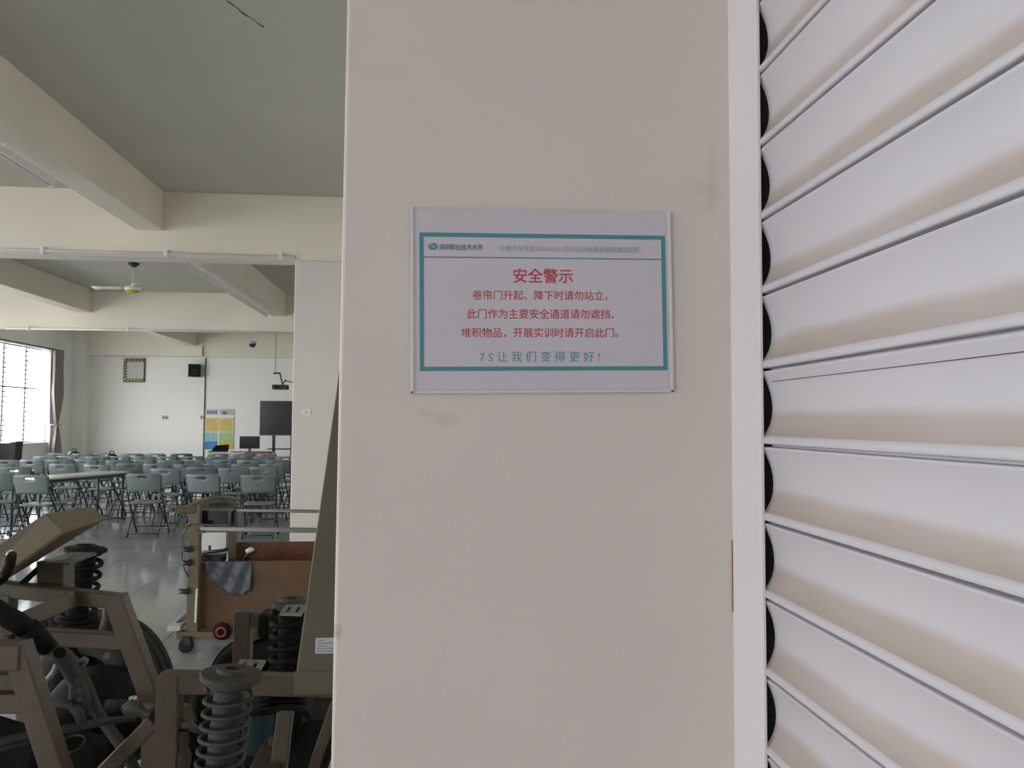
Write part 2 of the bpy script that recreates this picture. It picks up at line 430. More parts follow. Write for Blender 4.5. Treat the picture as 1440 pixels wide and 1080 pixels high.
# ------------------------------------------------------------------ roller shutter
PIT = .0831; Z0 = 1.2780
dr = bpy.data.objects.new('door_1', None); col.objects.link(dr); dr.location = (XS, .82, 0); dr['kind'] = 'structure'
dr['label'] = 'white steel roller shutter with curved horizontal slats beside the sign pier'
def slat_mesh():
    prof = [(0.0000, .0110), (.0002, .0030), (.0006, .0010), (.0018, .0001), (.0045, 0.0), (.0070, .0004), (.0086, .0016), (.0102, .0034),
            (.0150, .0070), (.022, .0104), (.030, .0126), (.039, .0134), (.048, .0128), (.057, .0110), (.065, .0082), (.072, .0051), (.0765, .0026), (.0786, .0012), (.0796, .0014), (.0803, .0030), (.0806, .0110)]
    L = 3.40; v = []; f = []
    n = len(prof)
    for y in (-L, 0):
        for z, x in prof: v.append((x, y, z))
    for i in range(n - 1): f.append((i, i + 1, n + i + 1, n + i))
    mb = MB(); mb.add(v, f, True)
    # back skin, so that the slat has thickness and closes the gap to the next one
    v = []
    bp = [(-.004, .0125), (.004, .0135), (.03, .0165), (.055, .0165), (.078, .0135), (.0822, .0125)]
    for y in (-L, 0):
        for z, x in bp: v.append((x, y, z))
    n = len(bp); f = [(n + i, n + i + 1, i + 1, i) for i in range(n - 1)]
    mb.add(v, f, True)
    return mb
sl = None
nb = int((Z0 - .09) / PIT)
zb = Z0 - nb * PIT
k = 0
while zb + k * PIT < 3.22:
    if sl is None:
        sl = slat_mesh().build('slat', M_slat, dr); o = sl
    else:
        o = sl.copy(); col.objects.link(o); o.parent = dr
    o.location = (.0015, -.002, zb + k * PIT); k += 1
# guide channel behind the slat ends; its hollow's shade is painted by near-black colour
def cbuild(mb, name, m, **k):
    o = mb.build(name, m, dr, **k); o.location = -Vector(dr.location); return o
g = MB()
g.box((XS, .812, 0), (XS + .0013, .90, 3.25))                     # visible flange
g.box((XS - .0012, .8115, 0), (XS + .0022, .8155, 3.25))          # rolled edge
cbuild(g, 'guide_rail', M_rail, bevel=.0006)
cbuild(MB().box((XS + .0013, .893, 0), (XS + .045, .90, 3.25)).box((XS + .034, .812, 0), (XS + .038, .893, 3.25)), 'shaded_channel', M_dark)  # channel walls coloured near-black, standing in for shade in the gap
cbuild(MB().box((XS, -2.6, 0), (XS + .0013, -2.51, 3.25)).box((XS + .0013, -2.6, 0), (XS + .045, -2.59, 3.25)), 'guide_rail', M_rail)
cbuild(MB().box((XS - .003, -2.58, .005), (XS + .03, .86, zb)), 'bottom_bar', M_rail, bevel=.003)
# fine crease on one slat (the fold that runs under the seam)
zc = at(1090, 536, .79).z
cbuild(MB().tube([(XS + .0062, .80, zc), (XS + .0064, .3, zc - .0003), (XS + .0062, -1.0, zc)], .00035, 4), 'crease', M_iron)
# low red-brown patch mark between pier and rail
o = MB().box((XS - .0012, .8985, at(1030, 860, .9).z), (XS + .0002, .8998, at(1030, 760, .9).z)); struct('trim_2', o, mat('rust_paint', (.33, .17, .11), .8))

# ------------------------------------------------------------------ sign on the pier
ST = thing('safety_sign', 'white landscape safety sign with red Chinese lettering in a teal border on the pier', 'sign')
tl, tr, bl_, br = at(578, 292, .9), at(943, 298, .9), at(578, 553, .9), at(943, 552, .9)
cen = (tl + tr + bl_ + br) / 4
ST.location = (cen.x, .8985, cen.z)
ST.rotation_euler = (0, R(-.85), 0)
SW, SH = .3125, .2195
def s2(x, z, y=0): return (x, y, z)
def srect(mb, x0, z0, x1, z1, y0, y1): return mb.box((x0, y1, z0), (x1, y0, z1))
srect(MB(), -SW / 2, -SH / 2, SW / 2, SH / 2, 0, -.0022).build('sleeve', M_sleeve, ST, bevel=.0008)
# clear raised side bead of the sleeve
for x_ in (-SW / 2, SW / 2 - .004): srect(MB(), x_, -SH / 2, x_ + .004, SH / 2, -.002, -.0036).build('sleeve_edge', M_edge, ST, bevel=.0006)
srect(MB(), -SW / 2, -SH / 2, SW / 2, -SH / 2 + .003, -.002, -.0036).build('sleeve_edge', M_edge, ST, bevel=.0006)
srect(MB(), -.149, -.1045, .149, .1045, -.0022, -.0026).build('paper', M_paper, ST)
# helper: photo pixel -> sign plane
RS = Matrix.Rotation(R(.85), 3, 'Y')
def sg(px, py):
    p = RS @ (at(px, py, .8955) - Vector((cen.x, .8955, cen.z))); return p.x, p.z
ax, az1 = sg(590, 326); bx, bz1 = sg(937, 332); cx0, cz = sg(590, 521.5); dx, dz = sg(937, 521)
L0, R0, T0, B0 = (ax + cx0) / 2, (bx + dx) / 2, (az1 + bz1) / 2, (cz + dz) / 2
BT = .0050
bd = MB(); Y0, Y1 = -.0026, -.0029
srect(bd, L0, T0 - BT, R0, T0, Y0, Y1); srect(bd, L0, B0, R0, B0 + BT, Y0, Y1); srect(bd, L0, B0 + BT, L0 + BT, T0 - BT, Y0, Y1); srect(bd, R0 - BT, B0 + BT, R0, T0 - BT, Y0, Y1)
hz = (sg(600, 361)[1] + sg(930, 365)[1]) / 2
srect(bd, L0 + BT, hz - .0007, R0 - BT, hz + .0007, Y0, Y1)
bd.build('printed_border', M_tealink, ST)
def text(body, pxc, pyc, pw, m, name='printed_text', bold=0, sp=1.0, ph=None):
    x, z = sg(pxc, pyc)
    cu = bpy.data.curves.new(name, 'FONT'); cu.body = body; cu.align_x = 'CENTER'; cu.align_y = 'CENTER'; cu.size = .01
    cu.space_character = sp; cu.resolution_u = 2; cu.extrude = .0; cu.offset = 0
    t = bpy.data.objects.new(name, cu); col.objects.link(t)
    bpy.context.view_layer.update()
    me = bpy.data.meshes.new_from_object(t.evaluated_get(bpy.context.evaluated_depsgraph_get()))
    bpy.data.objects.remove(t)
    xs = [v.co.x for v in me.vertices]; ys_ = [v.co.y for v in me.vertices]
    if not xs: return
    wd = pw * .9 / F * 1.0; s = wd / (max(xs) - min(xs)); mx_, my_ = (max(xs) + min(xs)) / 2, (max(ys_) + min(ys_)) / 2
    sy = s if ph is None else (ph * .9 / F) / (max(ys_) - min(ys_))
    for v in me.vertices:
        v.co = Vector(((v.co.x - mx_) * s, 0, (v.co.y - my_) * sy))
    if bold:
        bm = bmesh.new(); bm.from_mesh(me)
        g0 = list(bm.faces) + list(bm.edges) + list(bm.verts)
        for kk, (ddx, ddz) in enumerate(((bold, 0), (0, bold), (bold, bold))):
            r_ = bmesh.ops.duplicate(bm, geom=g0)
            for q in r_['geom']:
                if isinstance(q, bmesh.types.BMVert): q.co.x += ddx; q.co.z += ddz; q.co.y -= .00003 * (kk + 1)
        bm.to_mesh(me); bm.free()
    me.materials.append(m)
    o = bpy.data.objects.new(name, me); col.objects.link(o); o.parent = ST; o.location = (x, -.00275, z)
    return o
text('安全警示', 763.5, 388, 85, M_redtxt, bold=.0005)
text('卷帘门升起、降下时请勿站立，', 760, 415.5, 193, M_redtxt, bold=.0002)
text('此门作为主要安全通道请勿遮挡、', 761, 441.5, 210, M_redtxt, bold=.0002)
text('堆积物品，开展实训时请开启此门。', 760, 468, 224, M_redtxt, bold=.0002)
text('7 S 让 我 们 变 得 更 好 !', 759.5, 501.5, 171, M_tealtxt, bold=.0001)
text('深圳职业技术大学', 648, 347.5, 61, M_navytxt, bold=.0002, ph=8.5)
text('中德汽车学院 B414-416（汽车综合故障诊断检测实训室）', 803, 350.5, 203, M_greytxt, bold=.0001, ph=9)
# round emblem: a disc with a pale wave across it
ex, ez = sg(609, 346.5)
em = MB(); em.add([(ex + .0056 * math.cos(2 * math.pi * k / 24), -.0028, ez + .0040 * math.sin(2 * math.pi * k / 24)) for k in range(24)], [tuple(range(24))])
em.build('printed_emblem', M_blue, ST)
em = MB()
em.sheet(lambda u, v: (ex - .0040 + .008 * u, -.00295, ez + .0008 + .0012 * math.sin(u * 6.28) + .0009 * v), 10, 1)
em.sheet(lambda u, v: (ex - .0032 + .0064 * u, -.00295, ez - .0014 + .0009 * math.sin(u * 6.28) + .0007 * v), 10, 1)
em.build('printed_emblem', M_paper, ST)

# ------------------------------------------------------------------ ceiling fittings
def conduit(name, label, x0, x1, y, z, r, clips, m=M_rail):
    t = thing(name, label, 'pipe', ((x0 + x1) / 2, y, z)); o = MB().tube([(x0, y, z), ((x0 + x1) / 2, y, z + .006), (x1, y, z)], r, 8).build('pipe', m, t); o.location = -Vector(t.location)
    for c in clips:
        o = MB().box((c - .02, y - r * 1.5, z - r * 1.5), (c + .02, y + r * 1.5, z + .05)).build('clip', m, t, bevel=.003); o.location = -Vector(t.location)
    return t
zc1 = at(200, 357, 9.08).z
conduit('conduit_pipe', 'pale conduit running along the lower edge of the nearest ceiling beam', XL + .2, cx, 9.07, zc1, .022, [at(p, 355, 9.07).x for p in (60, 234, 395)])
conduit('conduit_pipe', 'pale conduit along the lower edge of the second ceiling beam', at(8, 460, 16.27).x, -3.4, 16.27, at(60, 462.5, 16.27).z, .022, [at(p, 462, 16.27).x for p in (40, 180)])
def batten(label, X, ya, yb, z):
    t = thing('strip_light', label, 'lamp', (X, (ya + yb) / 2, z), 0, 'strip lights under the long beams'); L = (yb - ya) / 2
    MB().box((-.035, -L, .035), (.035, L, .075)).build('housing', M_rail, t, bevel=.004)
    MB().tube([(0, -L + .04, .015), (0, L - .04, .015)], .014, 10).build('lamp_tube', M_lamp, t)
    for s in (-1, 1): MB().box((-.02, s * L - .02, -.002), (.02, s * L + .02, .04)).build('end_cap', M_white, t)
    for yy in (-L * .6, L * .6): MB().box((-.01, yy - .01, .07), (.01, yy + .01, .115)).build('bracket', M_rail, t)
batten('long strip light under the nearest long ceiling beam, top left', -3.45, 3.3, 7.1, 3.615)
batten('strip light under the second bay beam left of the square column', -3.42, 10.3, 15.6, 3.615)

# ceiling fan
fc = at(187, 408, 13.4); ft = thing('ceiling_fan', 'white three-blade ceiling fan hanging in the second bay', 'fan', (fc.x, fc.y, ZC))
dz_ = fc.z - ZC
MB().lathe((0, 0, 0), (0, 0, -1), [(.001, 0), (.09, 0), (.08, .03), (.03, .07), (.02, .07)], 16).build('canopy', M_iron, ft)
MB().tube([(0, 0, -.03), (0, 0, dz_ + .05)], .012, 8).build('rod', M_white, ft)
MB().lathe((0, 0, dz_ + .09), (0, 0, -1), [(.001, 0), (.05, .0), (.12, .035), (.135, .07), (.12, .10)], 20).build('motor_housing', M_white, ft)
MB().lathe((0, 0, dz_ - .01), (0, 0, -1), [(.12, 0), (.10, .02), (.05, .035), (.001, .04)], 20).build('motor_cap', M_gold, ft)
for k in range(3):
    a = R(176 + 120 * k); c, s = math.cos(a), math.sin(a)
    def bf(u, v, c=c, s=s):
        r = .14 + u * .52; q = (v - .5) * (.10 + .05 * u)
        return (r * c - q * s, r * s + q * c, dz_ + .03 + (v - .5) * .03)
    MB().sheet(bf, 6, 2).build('blade', M_white, ft, solid=.006)
# small dome camera
p = at(355, 484, 19.5); t = thing('dome_camera', 'small dark dome camera with green tint under the ceiling near the far wall', 'camera', (p.x, p.y, p.z))
MB().tube([(0, 0, .02), (0, 0, 3.9 - p.z if p.z < 3.9 else .3)], .012).build('rod', M_white, t)
MB().lathe((0, 0, .07), (0, 0, -1), [(.001, 0), (.09, 0), (.10, .06), (.001, .06)], 16).build('base', M_palegrey, t)
MB().lathe((0, 0, .01), (0, 0, -1), [(.085, 0), (.075, .05), (.04, .085), (.001, .095)], 16).build('dome', M_teal, t)
MB().box((-.05, -.05, 3.9 - p.z), (.05, .05, ZC - p.z)).build('bracket', M_white, t)

# ------------------------------------------------------------------ far wall things
YW = YF
def fw(px, py, d=0): return at(px, py, YW - d)
a, b = fw(175, 504), fw(204, 537.5)
t = thing('wall_panel', 'square grey panel with yellow and black striped border high on the far wall', 'panel', ((a.x + b.x) / 2, YW, (a.z + b.z) / 2)); hw, hh = (b.x - a.x) / 2, (a.z - b.z) / 2
MB().box((-hw, -.05, -hh), (hw, 0, hh)).build('frame', M_iron, t, bevel=.005)
MB().box((-hw + .02, -.056, -hh + .02), (hw - .02, -.05, hh - .02)).build('yellow_border', M_hazy, t)
for s in (0, 1):
    for k in range(6):
        q = -hw + .05 + k * (2 * hw - .1) / 5.5
        z0 = (hh - .02) if s else (-hh + .10)
        MB().hexa([(q, -.060, z0 - .08), (q + .05, -.060, z0 - .08), (q + .05, -.056, z0 - .08), (q, -.056, z0 - .08), (q + .04, -.060, z0), (q + .09 if q + .09 < hw else hw, -.060, z0), (q + .09 if q + .09 < hw else hw, -.056, z0), (q + .04, -.056, z0)]).build('black_stripe', M_black, t)
for k in range(6):
    z = -hh + .10 + k * (2 * hh - .22) / 5.5
    MB().hexa([(-hw + .02, -.060, z), (-hw + .02, -.060, z + .05), (-hw + .02, -.056, z + .05), (-hw + .02, -.056, z), (-hw + .10, -.060, z + .03), (-hw + .10, -.060, z + .08), (-hw + .10, -.056, z + .08), (-hw + .10, -.056, z + .03)]).build('black_stripe', M_black, t)
MB().box((-hw + .11, -.066, -hh + .11), (hw - .03, -.060, hh - .11)).build('grey_panel', M_palegrey, t)
# speaker
a, b = fw(264.5, 512, .2), fw(281, 530, .2)
t = thing('loudspeaker', 'black box loudspeaker mounted high on the far wall', 'loudspeaker', ((a.x + b.x) / 2, YW - .16, (a.z + b.z) / 2), R(18)); hw, hh = (b.x - a.x) / 2, (a.z - b.z) / 2
MB().box((-hw, -.11, -hh), (hw, .10, hh)).build('cabinet', M_black, t, bevel=.012)
MB().box((-hw + .02, -.122, -hh + .02), (hw - .02, -.11, hh - .02)).build('grille', M_screen, t)
MB().box((-.03, .10, -.03), (.03, .15, .03)).build('bracket', M_iron, t)
MB().lathe((0, -.122, -.04), (0, -1, 0), [(.08, 0), (.07, .006), (.03, -.003), (.001, .002)], 16).build('driver_ring', M_iron, t)
# vertical conduit
p0, p1 = fw(289.5, 505), fw(286, 650)
t = thing('conduit_pipe', 'thin vertical grey conduit down the far wall beside the poster', 'pipe', (p0.x, YW - .022, 0))
MB().box((-.013, -.01, 0), (.013, .016, 3.40)).build('pipe', M_cast, t)
MB().box((-.013, -.305, 3.43), (.013, -.285, 3.72)).build('pipe', M_cast, t)
# sockets
for px, py, lb in ((232.5, 587, 'small grey wall socket in the middle of the far wall'), (286, 587, 'small wall socket beside the vertical conduit')):
    q = fw(px, py); t = thing('wall_socket', lb, 'socket', (q.x, YW, q.z))
    MB().box((-.09, -.02, -.06), (.09, 0, .06)).build('plate', M_palegrey, t, bevel=.006)
    for s in (-1, 1): MB().box((s * .04 - .02, -.026, -.02), (s * .04 + .02, -.02, .02)).build('outlet', M_iron, t)
q = at(431, 580, 9.1); t = thing('wall_socket', 'small pale wall socket on the near square column', 'socket', (q.x, 9.1, q.z))
MB().box((-.05, -.012, -.035), (.05, 0, .035)).build('plate', M_white, t, bevel=.004)
MB().box((-.015, -.015, -.012), (.015, -.012, .012)).build('outlet', M_palegrey, t)
# poster
a, b = fw(288.5, 575), fw(328.5, 632)
t = thing('poster', 'tall yellow and blue information poster with white header on the far wall', 'poster', ((a.x + b.x) / 2, YW - .003, (a.z + b.z) / 2)); hw, hh = (b.x - a.x) / 2, (a.z - b.z) / 2
MB().box((-hw, -.012, -hh), (hw, 0, hh)).build('backing', M_white, t)
def pr(x0, z0, x1, z1, m, nm='printed_block', d=.016): MB().box((-hw + x0 * 2 * hw, -d, hh - z1 * 2 * hh), (-hw + x1 * 2 * hw, -.012, hh - z0 * 2 * hh)).build(nm, m, t)
pr(0, 0, .46, .15, M_palegrey); pr(.5, .0, 1, .15, M_label)
pr(0.0, .22, .48, .57, M_yel); pr(.5, .22, 1, .57, M_yel); pr(0, .58, .46, .80, M_cyan); pr(.50, .58, 1, .79, M_green); pr(0, .80, .46, 1, M_blue); pr(.5, .79, 1, 1, M_gold)
for k in range(4): pr(.08 + k * .09, .05, .14 + k * .09, .12, M_navytxt, 'printed_text', .018)
pr(.60, .06, .75, .13, M_navytxt, 'printed_text', .018)
for k in range(5):
    pr(.06, .27 + k * .055, .40, .29 + k * .055, M_hazy, 'printed_line', .0175); pr(.56, .27 + k * .055, .93, .29 + k * .055, M_hazy, 'printed_line', .0175)

# display on stand
YD = 22.0
a, b = at(366, 563.5, YD), at(408, 612.5, YD)
b.x += .42
t = thing('display_screen', 'large black interactive display on a wheeled stand beside the column', 'display', ((a.x + b.x) / 2, YD, 0)); hw = (b.x - a.x) / 2; zt, zb_ = a.z, b.z
MB().box((-hw, -.03, zb_), (hw, .05, zt)).build('bezel', M_black, t, bevel=.01)
MB().box((-hw + .03, -.036, zb_ + .04), (hw - .03, -.03, zt - .03)).build('screen', M_screen, t)
for s in (-.25, .25): MB().box((s - .04, .05, .12), (s + .04, .09, zt - .1)).build('post', M_black, t)
MB().box((-.5, .02, .08), (.5, .12, .14)).build('base_bar', M_black, t)
for s in (-1, 1):
    MB().box((s * .5 - .03, -.3, .07), (s * .5 + .03, .4, .12)).build('foot', M_black, t)
    for e in (-.28, .38): MB().cyl((s * .5 - .02, e, .035), (s * .5 + .02, e, .035), .035, 12).build('caster', M_black, t)
MB().box((-.42, .05, .75), (.42, .30, .78)).build('shelf', M_black, t)
# projector on a drop pole
YP = 20.5
p = at(395, 544.5, YP)
t = thing('projector', 'dark projector hanging from a ceiling pole above the display', 'projector', (p.x, YP, p.z))
MB().box((-.20, -.15, -.06), (.18, .15, .06)).build('body', M_iron, t, bevel=.02)
MB().cyl((-.08, -.15, 0), (-.08, -.19, 0), .04).build('lens', M_black, t)
q = at(387, 525, YP) - p
MB().beam((q.x, 0, q.z), (q.x, 0, ZC - p.z), .035).build('pole', M_palegrey, t)
MB().beam((q.x - .05, 0, q.z), (q.x + .13, 0, q.z + .01), .04).beam((q.x + .12, 0, q.z), (.03, 0, .10), .03).beam((.02, 0, .055), (.13, 0, .20), .03).beam((.10, 0, .17), (.30, 0, .13), .025).build('bracket_arm', M_iron, t)

# teacher desk
YT = 20.0
a, b = at(291, 640, YT), at(381, 640, YT)
zt = at(330, 636, YT).z
t = thing('teacher_desk', 'white fronted teacher desk standing before the far wall under the poster', 'desk', ((a.x + b.x) / 2, YT, 0)); hw = (b.x - a.x) / 2
MB().box((-hw, -.05, zt - .04), (hw, .62, zt)).build('desk_top', M_top, t, bevel=.005)
for x in (-hw + .04, -hw + .42, hw - .04):
    for y in (0, .56): MB().box((x - .02, y - .02, 0), (x + .02, y + .02, zt - .04)).build('leg', M_iron, t)
MB().box((-hw + .06, .50, .18), (-hw + .40, .52, zt - .06)).build('panel', M_top, t)
MB().box((-hw + .45, .0, .12), (hw - .55, .02, zt - .05)).build('front_panel', M_top, t)
c = at(365, 640, YT - .1)
t2 = thing('cabinet', 'reddish brown low box cabinet at the right end of the teacher desk', 'cabinet', (c.x, YT - .42, 0))
MB().box((-.30, 0, .02), (.30, .33, zt + .03)).build('body', M_brown, t2, bevel=.01)
MB().box((-.28, -.015, .06), (.28, 0, zt)).build('door', M_brown, t2, bevel=.004)
MB().box((.18, -.03, .4), (.20, -.015, .52)).build('handle', M_iron, t2)
MB().box((-.30, -.01, 0), (.30, .33, .02)).build('plinth', M_iron, t2)
q = at(351, 633, YT + .3)
t = thing('monitor', 'black desktop monitor standing on the teacher desk', 'monitor', (q.x, YT + .3, zt))
MB().box((-.25, -.03, .08), (.25, .02, .40)).build('bezel', M_black, t, bevel=.006)
MB().box((-.235, -.034, .10), (.235, -.03, .385)).build('screen', M_screen, t)
MB().box((-.03, -.01, 0), (.03, .03, .1)).build('neck', M_black, t)
MB().box((-.12, -.08, 0), (.12, .10, .012)).build('foot', M_black, t)
q = at(307, 633, YT + .25)
t = thing('laptop', 'black laptop lying half open at the left end of the teacher desk', 'laptop', (q.x, YT + .3, zt))
MB().box((-.22, -.14, 0), (.20, .14, .025)).build('base', M_black, t, bevel=.004)
MB().hexa([(-.22, .11, .02), (.20, .11, .02), (.20, .14, .02), (-.22, .14, .02), (-.10, .02, .14), (.24, .02, .17), (.24, .04, .19), (-.10, .04, .16)]).build('lid', M_black, t)
t = tag(MB().box((-.13, -.07, 0), (.13, .07, .02)).build('keyboard', M_black, None, bevel=.004), 'dark keyboard on the teacher desk between laptop and monitor', 'keyboard'); t.location = (at(333, 638, YT + .1).x, YT + .12, zt)

# ------------------------------------------------------------------ curtain
yc0, yc1 = wy(64), wy(79)
zt, zn, zb2 = 3.42, at(74, 597, 22.5).z, .25
def curtain(name, label, ya, yb, m, folds, X, pinch):
    def cf(u, v):
        z = zt + (zb2 - zt) * v
        d = abs(z - zn); k = .16 + .84 * min(1, d / .85) ** .8 if pinch else min(1, .35 + (d / 1.2) * .65)
        yc = (ya + yb) / 2 + (.04 if z < zn else 0)
        hwid = (yb - ya) / 2 * k * (1 if z > zn else .85)
        return (X + .07 * math.sin(u * folds * 6.283 + v * 2.2) * (.35 + .65 * k), yc + (u - .5) * 2 * hwid, z)
    o = MB().sheet(cf, 60, 44).build(name, m, None, solid=.006); tag(o, label, 'curtain'); return o
curtain('curtain', 'grey curtain gathered with a tie beside the bright window', yc0, yc1, M_curt, 4, XL + .16, True)
curtain('curtain', 'pale sheer curtain hanging behind the grey curtain at the window edge', wy(64), wy(72), M_sheer, 3, XL + .045, False)
o = MB().tube([(XL + .16 + .10 * math.cos(a), (yc0 + yc1) / 2 + .17 * math.sin(a), zn) for a in [k * math.pi / 6 for k in range(12)]], .018, 6, closed=True).build('curtain_tie', M_curt); tag(o, 'grey tie band around the middle of the grey curtain', 'tie')
o = MB().tube([(XL + .12, y0 - .1, 3.44), (XL + .12, yc1 + .1, 3.44)], .015).build('curtain_rod', M_iron); tag(o, 'dark thin curtain rod above the bright window', 'rod')

# dark cabinet and table by the window
p = at(10, 640, 18.0)
t = thing('black_desk', 'black desk with a dark top standing under the window at the left edge', 'desk', (p.x - .2, 18.0, 0))
zz = at(20, 650, 17.8).z
xr = at(38, 650, 17.8).x - t.location.x
MB().box((-.5, -.3, zz - .04), (xr, .45, zz)).build('desk_top', M_iron, t, bevel=.005)
for x in (-.45, xr - .06):
    for y in (-.25, .4): MB().box((x - .03, y - .03, 0), (x + .03, y + .03, zz - .04)).build('leg', M_black, t)
MB().box((-.45, .36, .2), (xr - .09, .38, zz - .04)).build('back_panel', M_black, t)
p = at(10, 633, 18.2)
t2 = thing('equipment_case', 'black equipment case on the black desk by the window', 'case', (p.x, 18.15, zz))
hx = at(24, 633, 18.1).x - p.x; hz_ = at(10, 623, 18.1).z - zz
MB().box((-.45, -.15, .0), (hx - .12, .15, hz_)).build('body', M_black, t2, bevel=.01)
MB().hexa([(hx - .12, -.15, 0), (hx, -.15, 0), (hx, .15, 0), (hx - .12, .15, 0), (hx - .12, -.15, hz_), (hx + .02, -.15, hz_ + .04), (hx + .02, .15, hz_ + .04), (hx - .12, .15, hz_)]).build('lid', M_iron, t2)

# ------------------------------------------------------------------ training tables (white tops)
def table(label, p, q, wdt, side=-1):
    """long edge from p to q (xy), width to the left"""
    p = Vector((*p, 0)); q = Vector((*q, 0)); d = q - p; L = d.length; rz = math.atan2(d.y, d.x)
    t = thing('folding_table', label, 'table', (p + q) / 2, rz, 'white topped tables among the chairs')
    s = 1
    MB().box((-L / 2, 0, .725), (L / 2, wdt, .75)).build('table_top', M_top, t, bevel=.004)
    MB().box((-L / 2 + .02, .01, .685), (L / 2 - .02, .03, .725)).box((-L / 2 + .02, wdt - .03, .685), (L / 2 - .02, wdt - .01, .725)).build('apron', M_tube, t)
    for x in (-L / 2 + .12, L / 2 - .12):
        for y in (.05, wdt - .05): MB().tube([(x, y, .04), (x, y, .70)], .016, 8).build('leg', M_tube, t)
        MB().tube([(x, .0, .03), (x, wdt, .03)], .016, 8).build('foot_bar', M_tube, t)
        for y in (0.01, wdt - .01): MB().cyl((x - .012, y, .022), (x + .012, y, .022), .022, 10).build('caster', M_black, t)
    return t
table('white topped training table slanting between the chairs left of centre', (-5.36, 10.9), (-4.78, 12.6), .55)
table('white topped table at the left edge with papers on it', (-6.75, 11.3), (-6.35, 12.9), .55)
for i, (x, y, r_) in enumerate(((-6.75, 11.75, 10), (-6.68, 12.2, 35), (-6.85, 12.6, -20))):
    o = MB().box((-.15, -.105, 0), (.15, .105, .004)).build('paper_sheet', M_white); o.location = (x - .15, y, .751 ); o.rotation_euler = (0, 0, R(r_))
    tag(o, ['white paper sheet nearest on the left edge table', 'middle white paper sheet on the left edge table', 'white paper sheet farthest on the left edge table'][i], 'paper', 'paper sheets on the left edge table')

# ------------------------------------------------------------------ folding chairs
def chair_proto(m, rz0=0):
    t = bpy.data.objects.new('folding_chair', None); col.objects.link(t)
    # seat (front towards +y)
    def sf(u, v):
        x = (u - .5) * .41; y = -.17 + v * .38
        z = .445 - .012 * math.sin(v * math.pi) * math.cos((u - .5) * math.pi) - (.02 * max(0, v - .85) / .15)
        return (x * (1 - .08 * (1 - v)), y, z)
    MB().sheet(sf, 6, 6).build('seat', m, t, solid=.022)
    # backrest with a hand slot
    bm_ = MB(); nu, nv = 11, 7
    def bf(u, v):
        x = (u - .5) * .45; zz = .60 + v * .245
        if v == 1 and (u in (0, 1)): zz -= .02
        y = -.205 - .05 * v - .045 * (1 - (2 * u - 1) ** 2)
        return (x, y, zz)
    vs = [bf(i / nu, j / nv) for j in range(nv + 1) for i in range(nu + 1)]
    fs = [(j * (nu + 1) + i, j * (nu + 1) + i + 1, (j + 1) * (nu + 1) + i + 1, (j + 1) * (nu + 1) + i) for j in range(nv) for i in range(nu) if not (j == 5 and 4 <= i <= 6)]
    bm_.add(vs, fs, True).build('backrest', m, t, solid=.014)
    for s in (-1, 1):
        x = s * .215
        MB().tube([(x, -.25, .82), (x, -.215, .62), (x, -.10, .44), (x * .98, .20, .03)], .0115, 7).build('leg', M_tube, t)
        MB().tube([(x * .90, .13, .43), (x * .90, -.04, .25), (x * .90, -.23, .03)], .0105, 7).build('leg', M_tube, t)
        MB().tube([(x * .98, .185, .045), (x * .98, .20, .003)], .016, 7).build('foot', M_black, t)
        MB().tube([(x * .90, -.215, .045), (x * .90, -.232, .003)], .015, 7).build('foot', M_black, t)
    MB().tube([(-.195, -.215, .04), (.195, -.215, .04)], .009, 6).build('crossbar', M_tube, t)
    MB().tube([(-.21, .16, .09), (.21, .16, .09)], .009, 6).build('crossbar', M_tube, t)
    MB().tube([(-.21, -.10, .43), (.21, -.10, .43)], .009, 6).build('crossbar', M_tube, t)
    return t
protos = [chair_proto(M_chair), chair_proto(M_chair2), chair_proto(M_chair3)]
used = [False] * 3
rows = [
    ('nearest', 11.05, [(4, -.0, 8), (60, -.35, -5), (210, -.1, 3), (296, -.25, -6), (367, -.35, 5)]),
    ('second', 12.2, [(28, .2, 10), (244, -.15, -8), (288, .25, 6), (333, .0, 4), (379, .2, -9)]),
    ('third', 13.25, [(8, 0, 5), (100, .0, -6), (150, -.2, -14), (190, .2, 6), (229, .1, -4), (268, .0, 9), (308, .1, -8), (348, .0, 5), (388, 0, -7)]),
    ('fourth', 14.55, [(16, 0, 5), (55, 0, -6), (92, .1, 7), (130, .2, -5), (172, 0, 8), (208, .1, -6), (244, .0, 5), (280, .1, -9), (320, .1, 7), (356, .0, -6), (393, .0, 3)]),
    ('fifth', 15.95, [(70, 0, 6), (103, .1, -8), (142, 0, 7), (175, .1, -5), (208, 0, 5), (241, 0, -7), (274, .1, 4), (307, 0, 8), (340, 0, -5), (373, .1, 6), (406, 0, -3)]),
    ('farthest', 17.3, [(90, .1, -6), (121, 0, 5), (152, .2, -7), (190, 0, 5), (224, 0, -4), (259, .0, 2), (312, .1, -6), (345, 0, 4), (380, 0, -8)]),
]
ordn = ['leftmost', 'second from left', 'third from left', 'fourth from left', 'fifth from left', 'sixth from left', 'seventh from left', 'eighth from left', 'ninth from left', 'tenth from left', 'eleventh from left', 'twelfth from left']
for rn, Y, lst in rows:
    lst = sorted(lst)
    for i, (px, dy, rot) in enumerate(lst):
        yy = Y + dy; p = at(px, 680, yy)
        ki = 2 if (rn == 'farthest' and px == 259) else (1 if random.random() < .4 else 0)
        pr_ = protos[ki]
        if not used[ki]: used[ki] = True; c = pr_
        else: c = copy_tree(pr_)
        c.location = (p.x, yy, 0); c.rotation_euler = (0, 0, R(rot))
        cname = ['grey-green', 'blue-grey', 'dark grey'][ki]
        tag(c, '%s plastic folding chair, %s in the %s row of chairs' % (cname, ordn[i], rn), 'chair', 'folding chairs set out in rows')
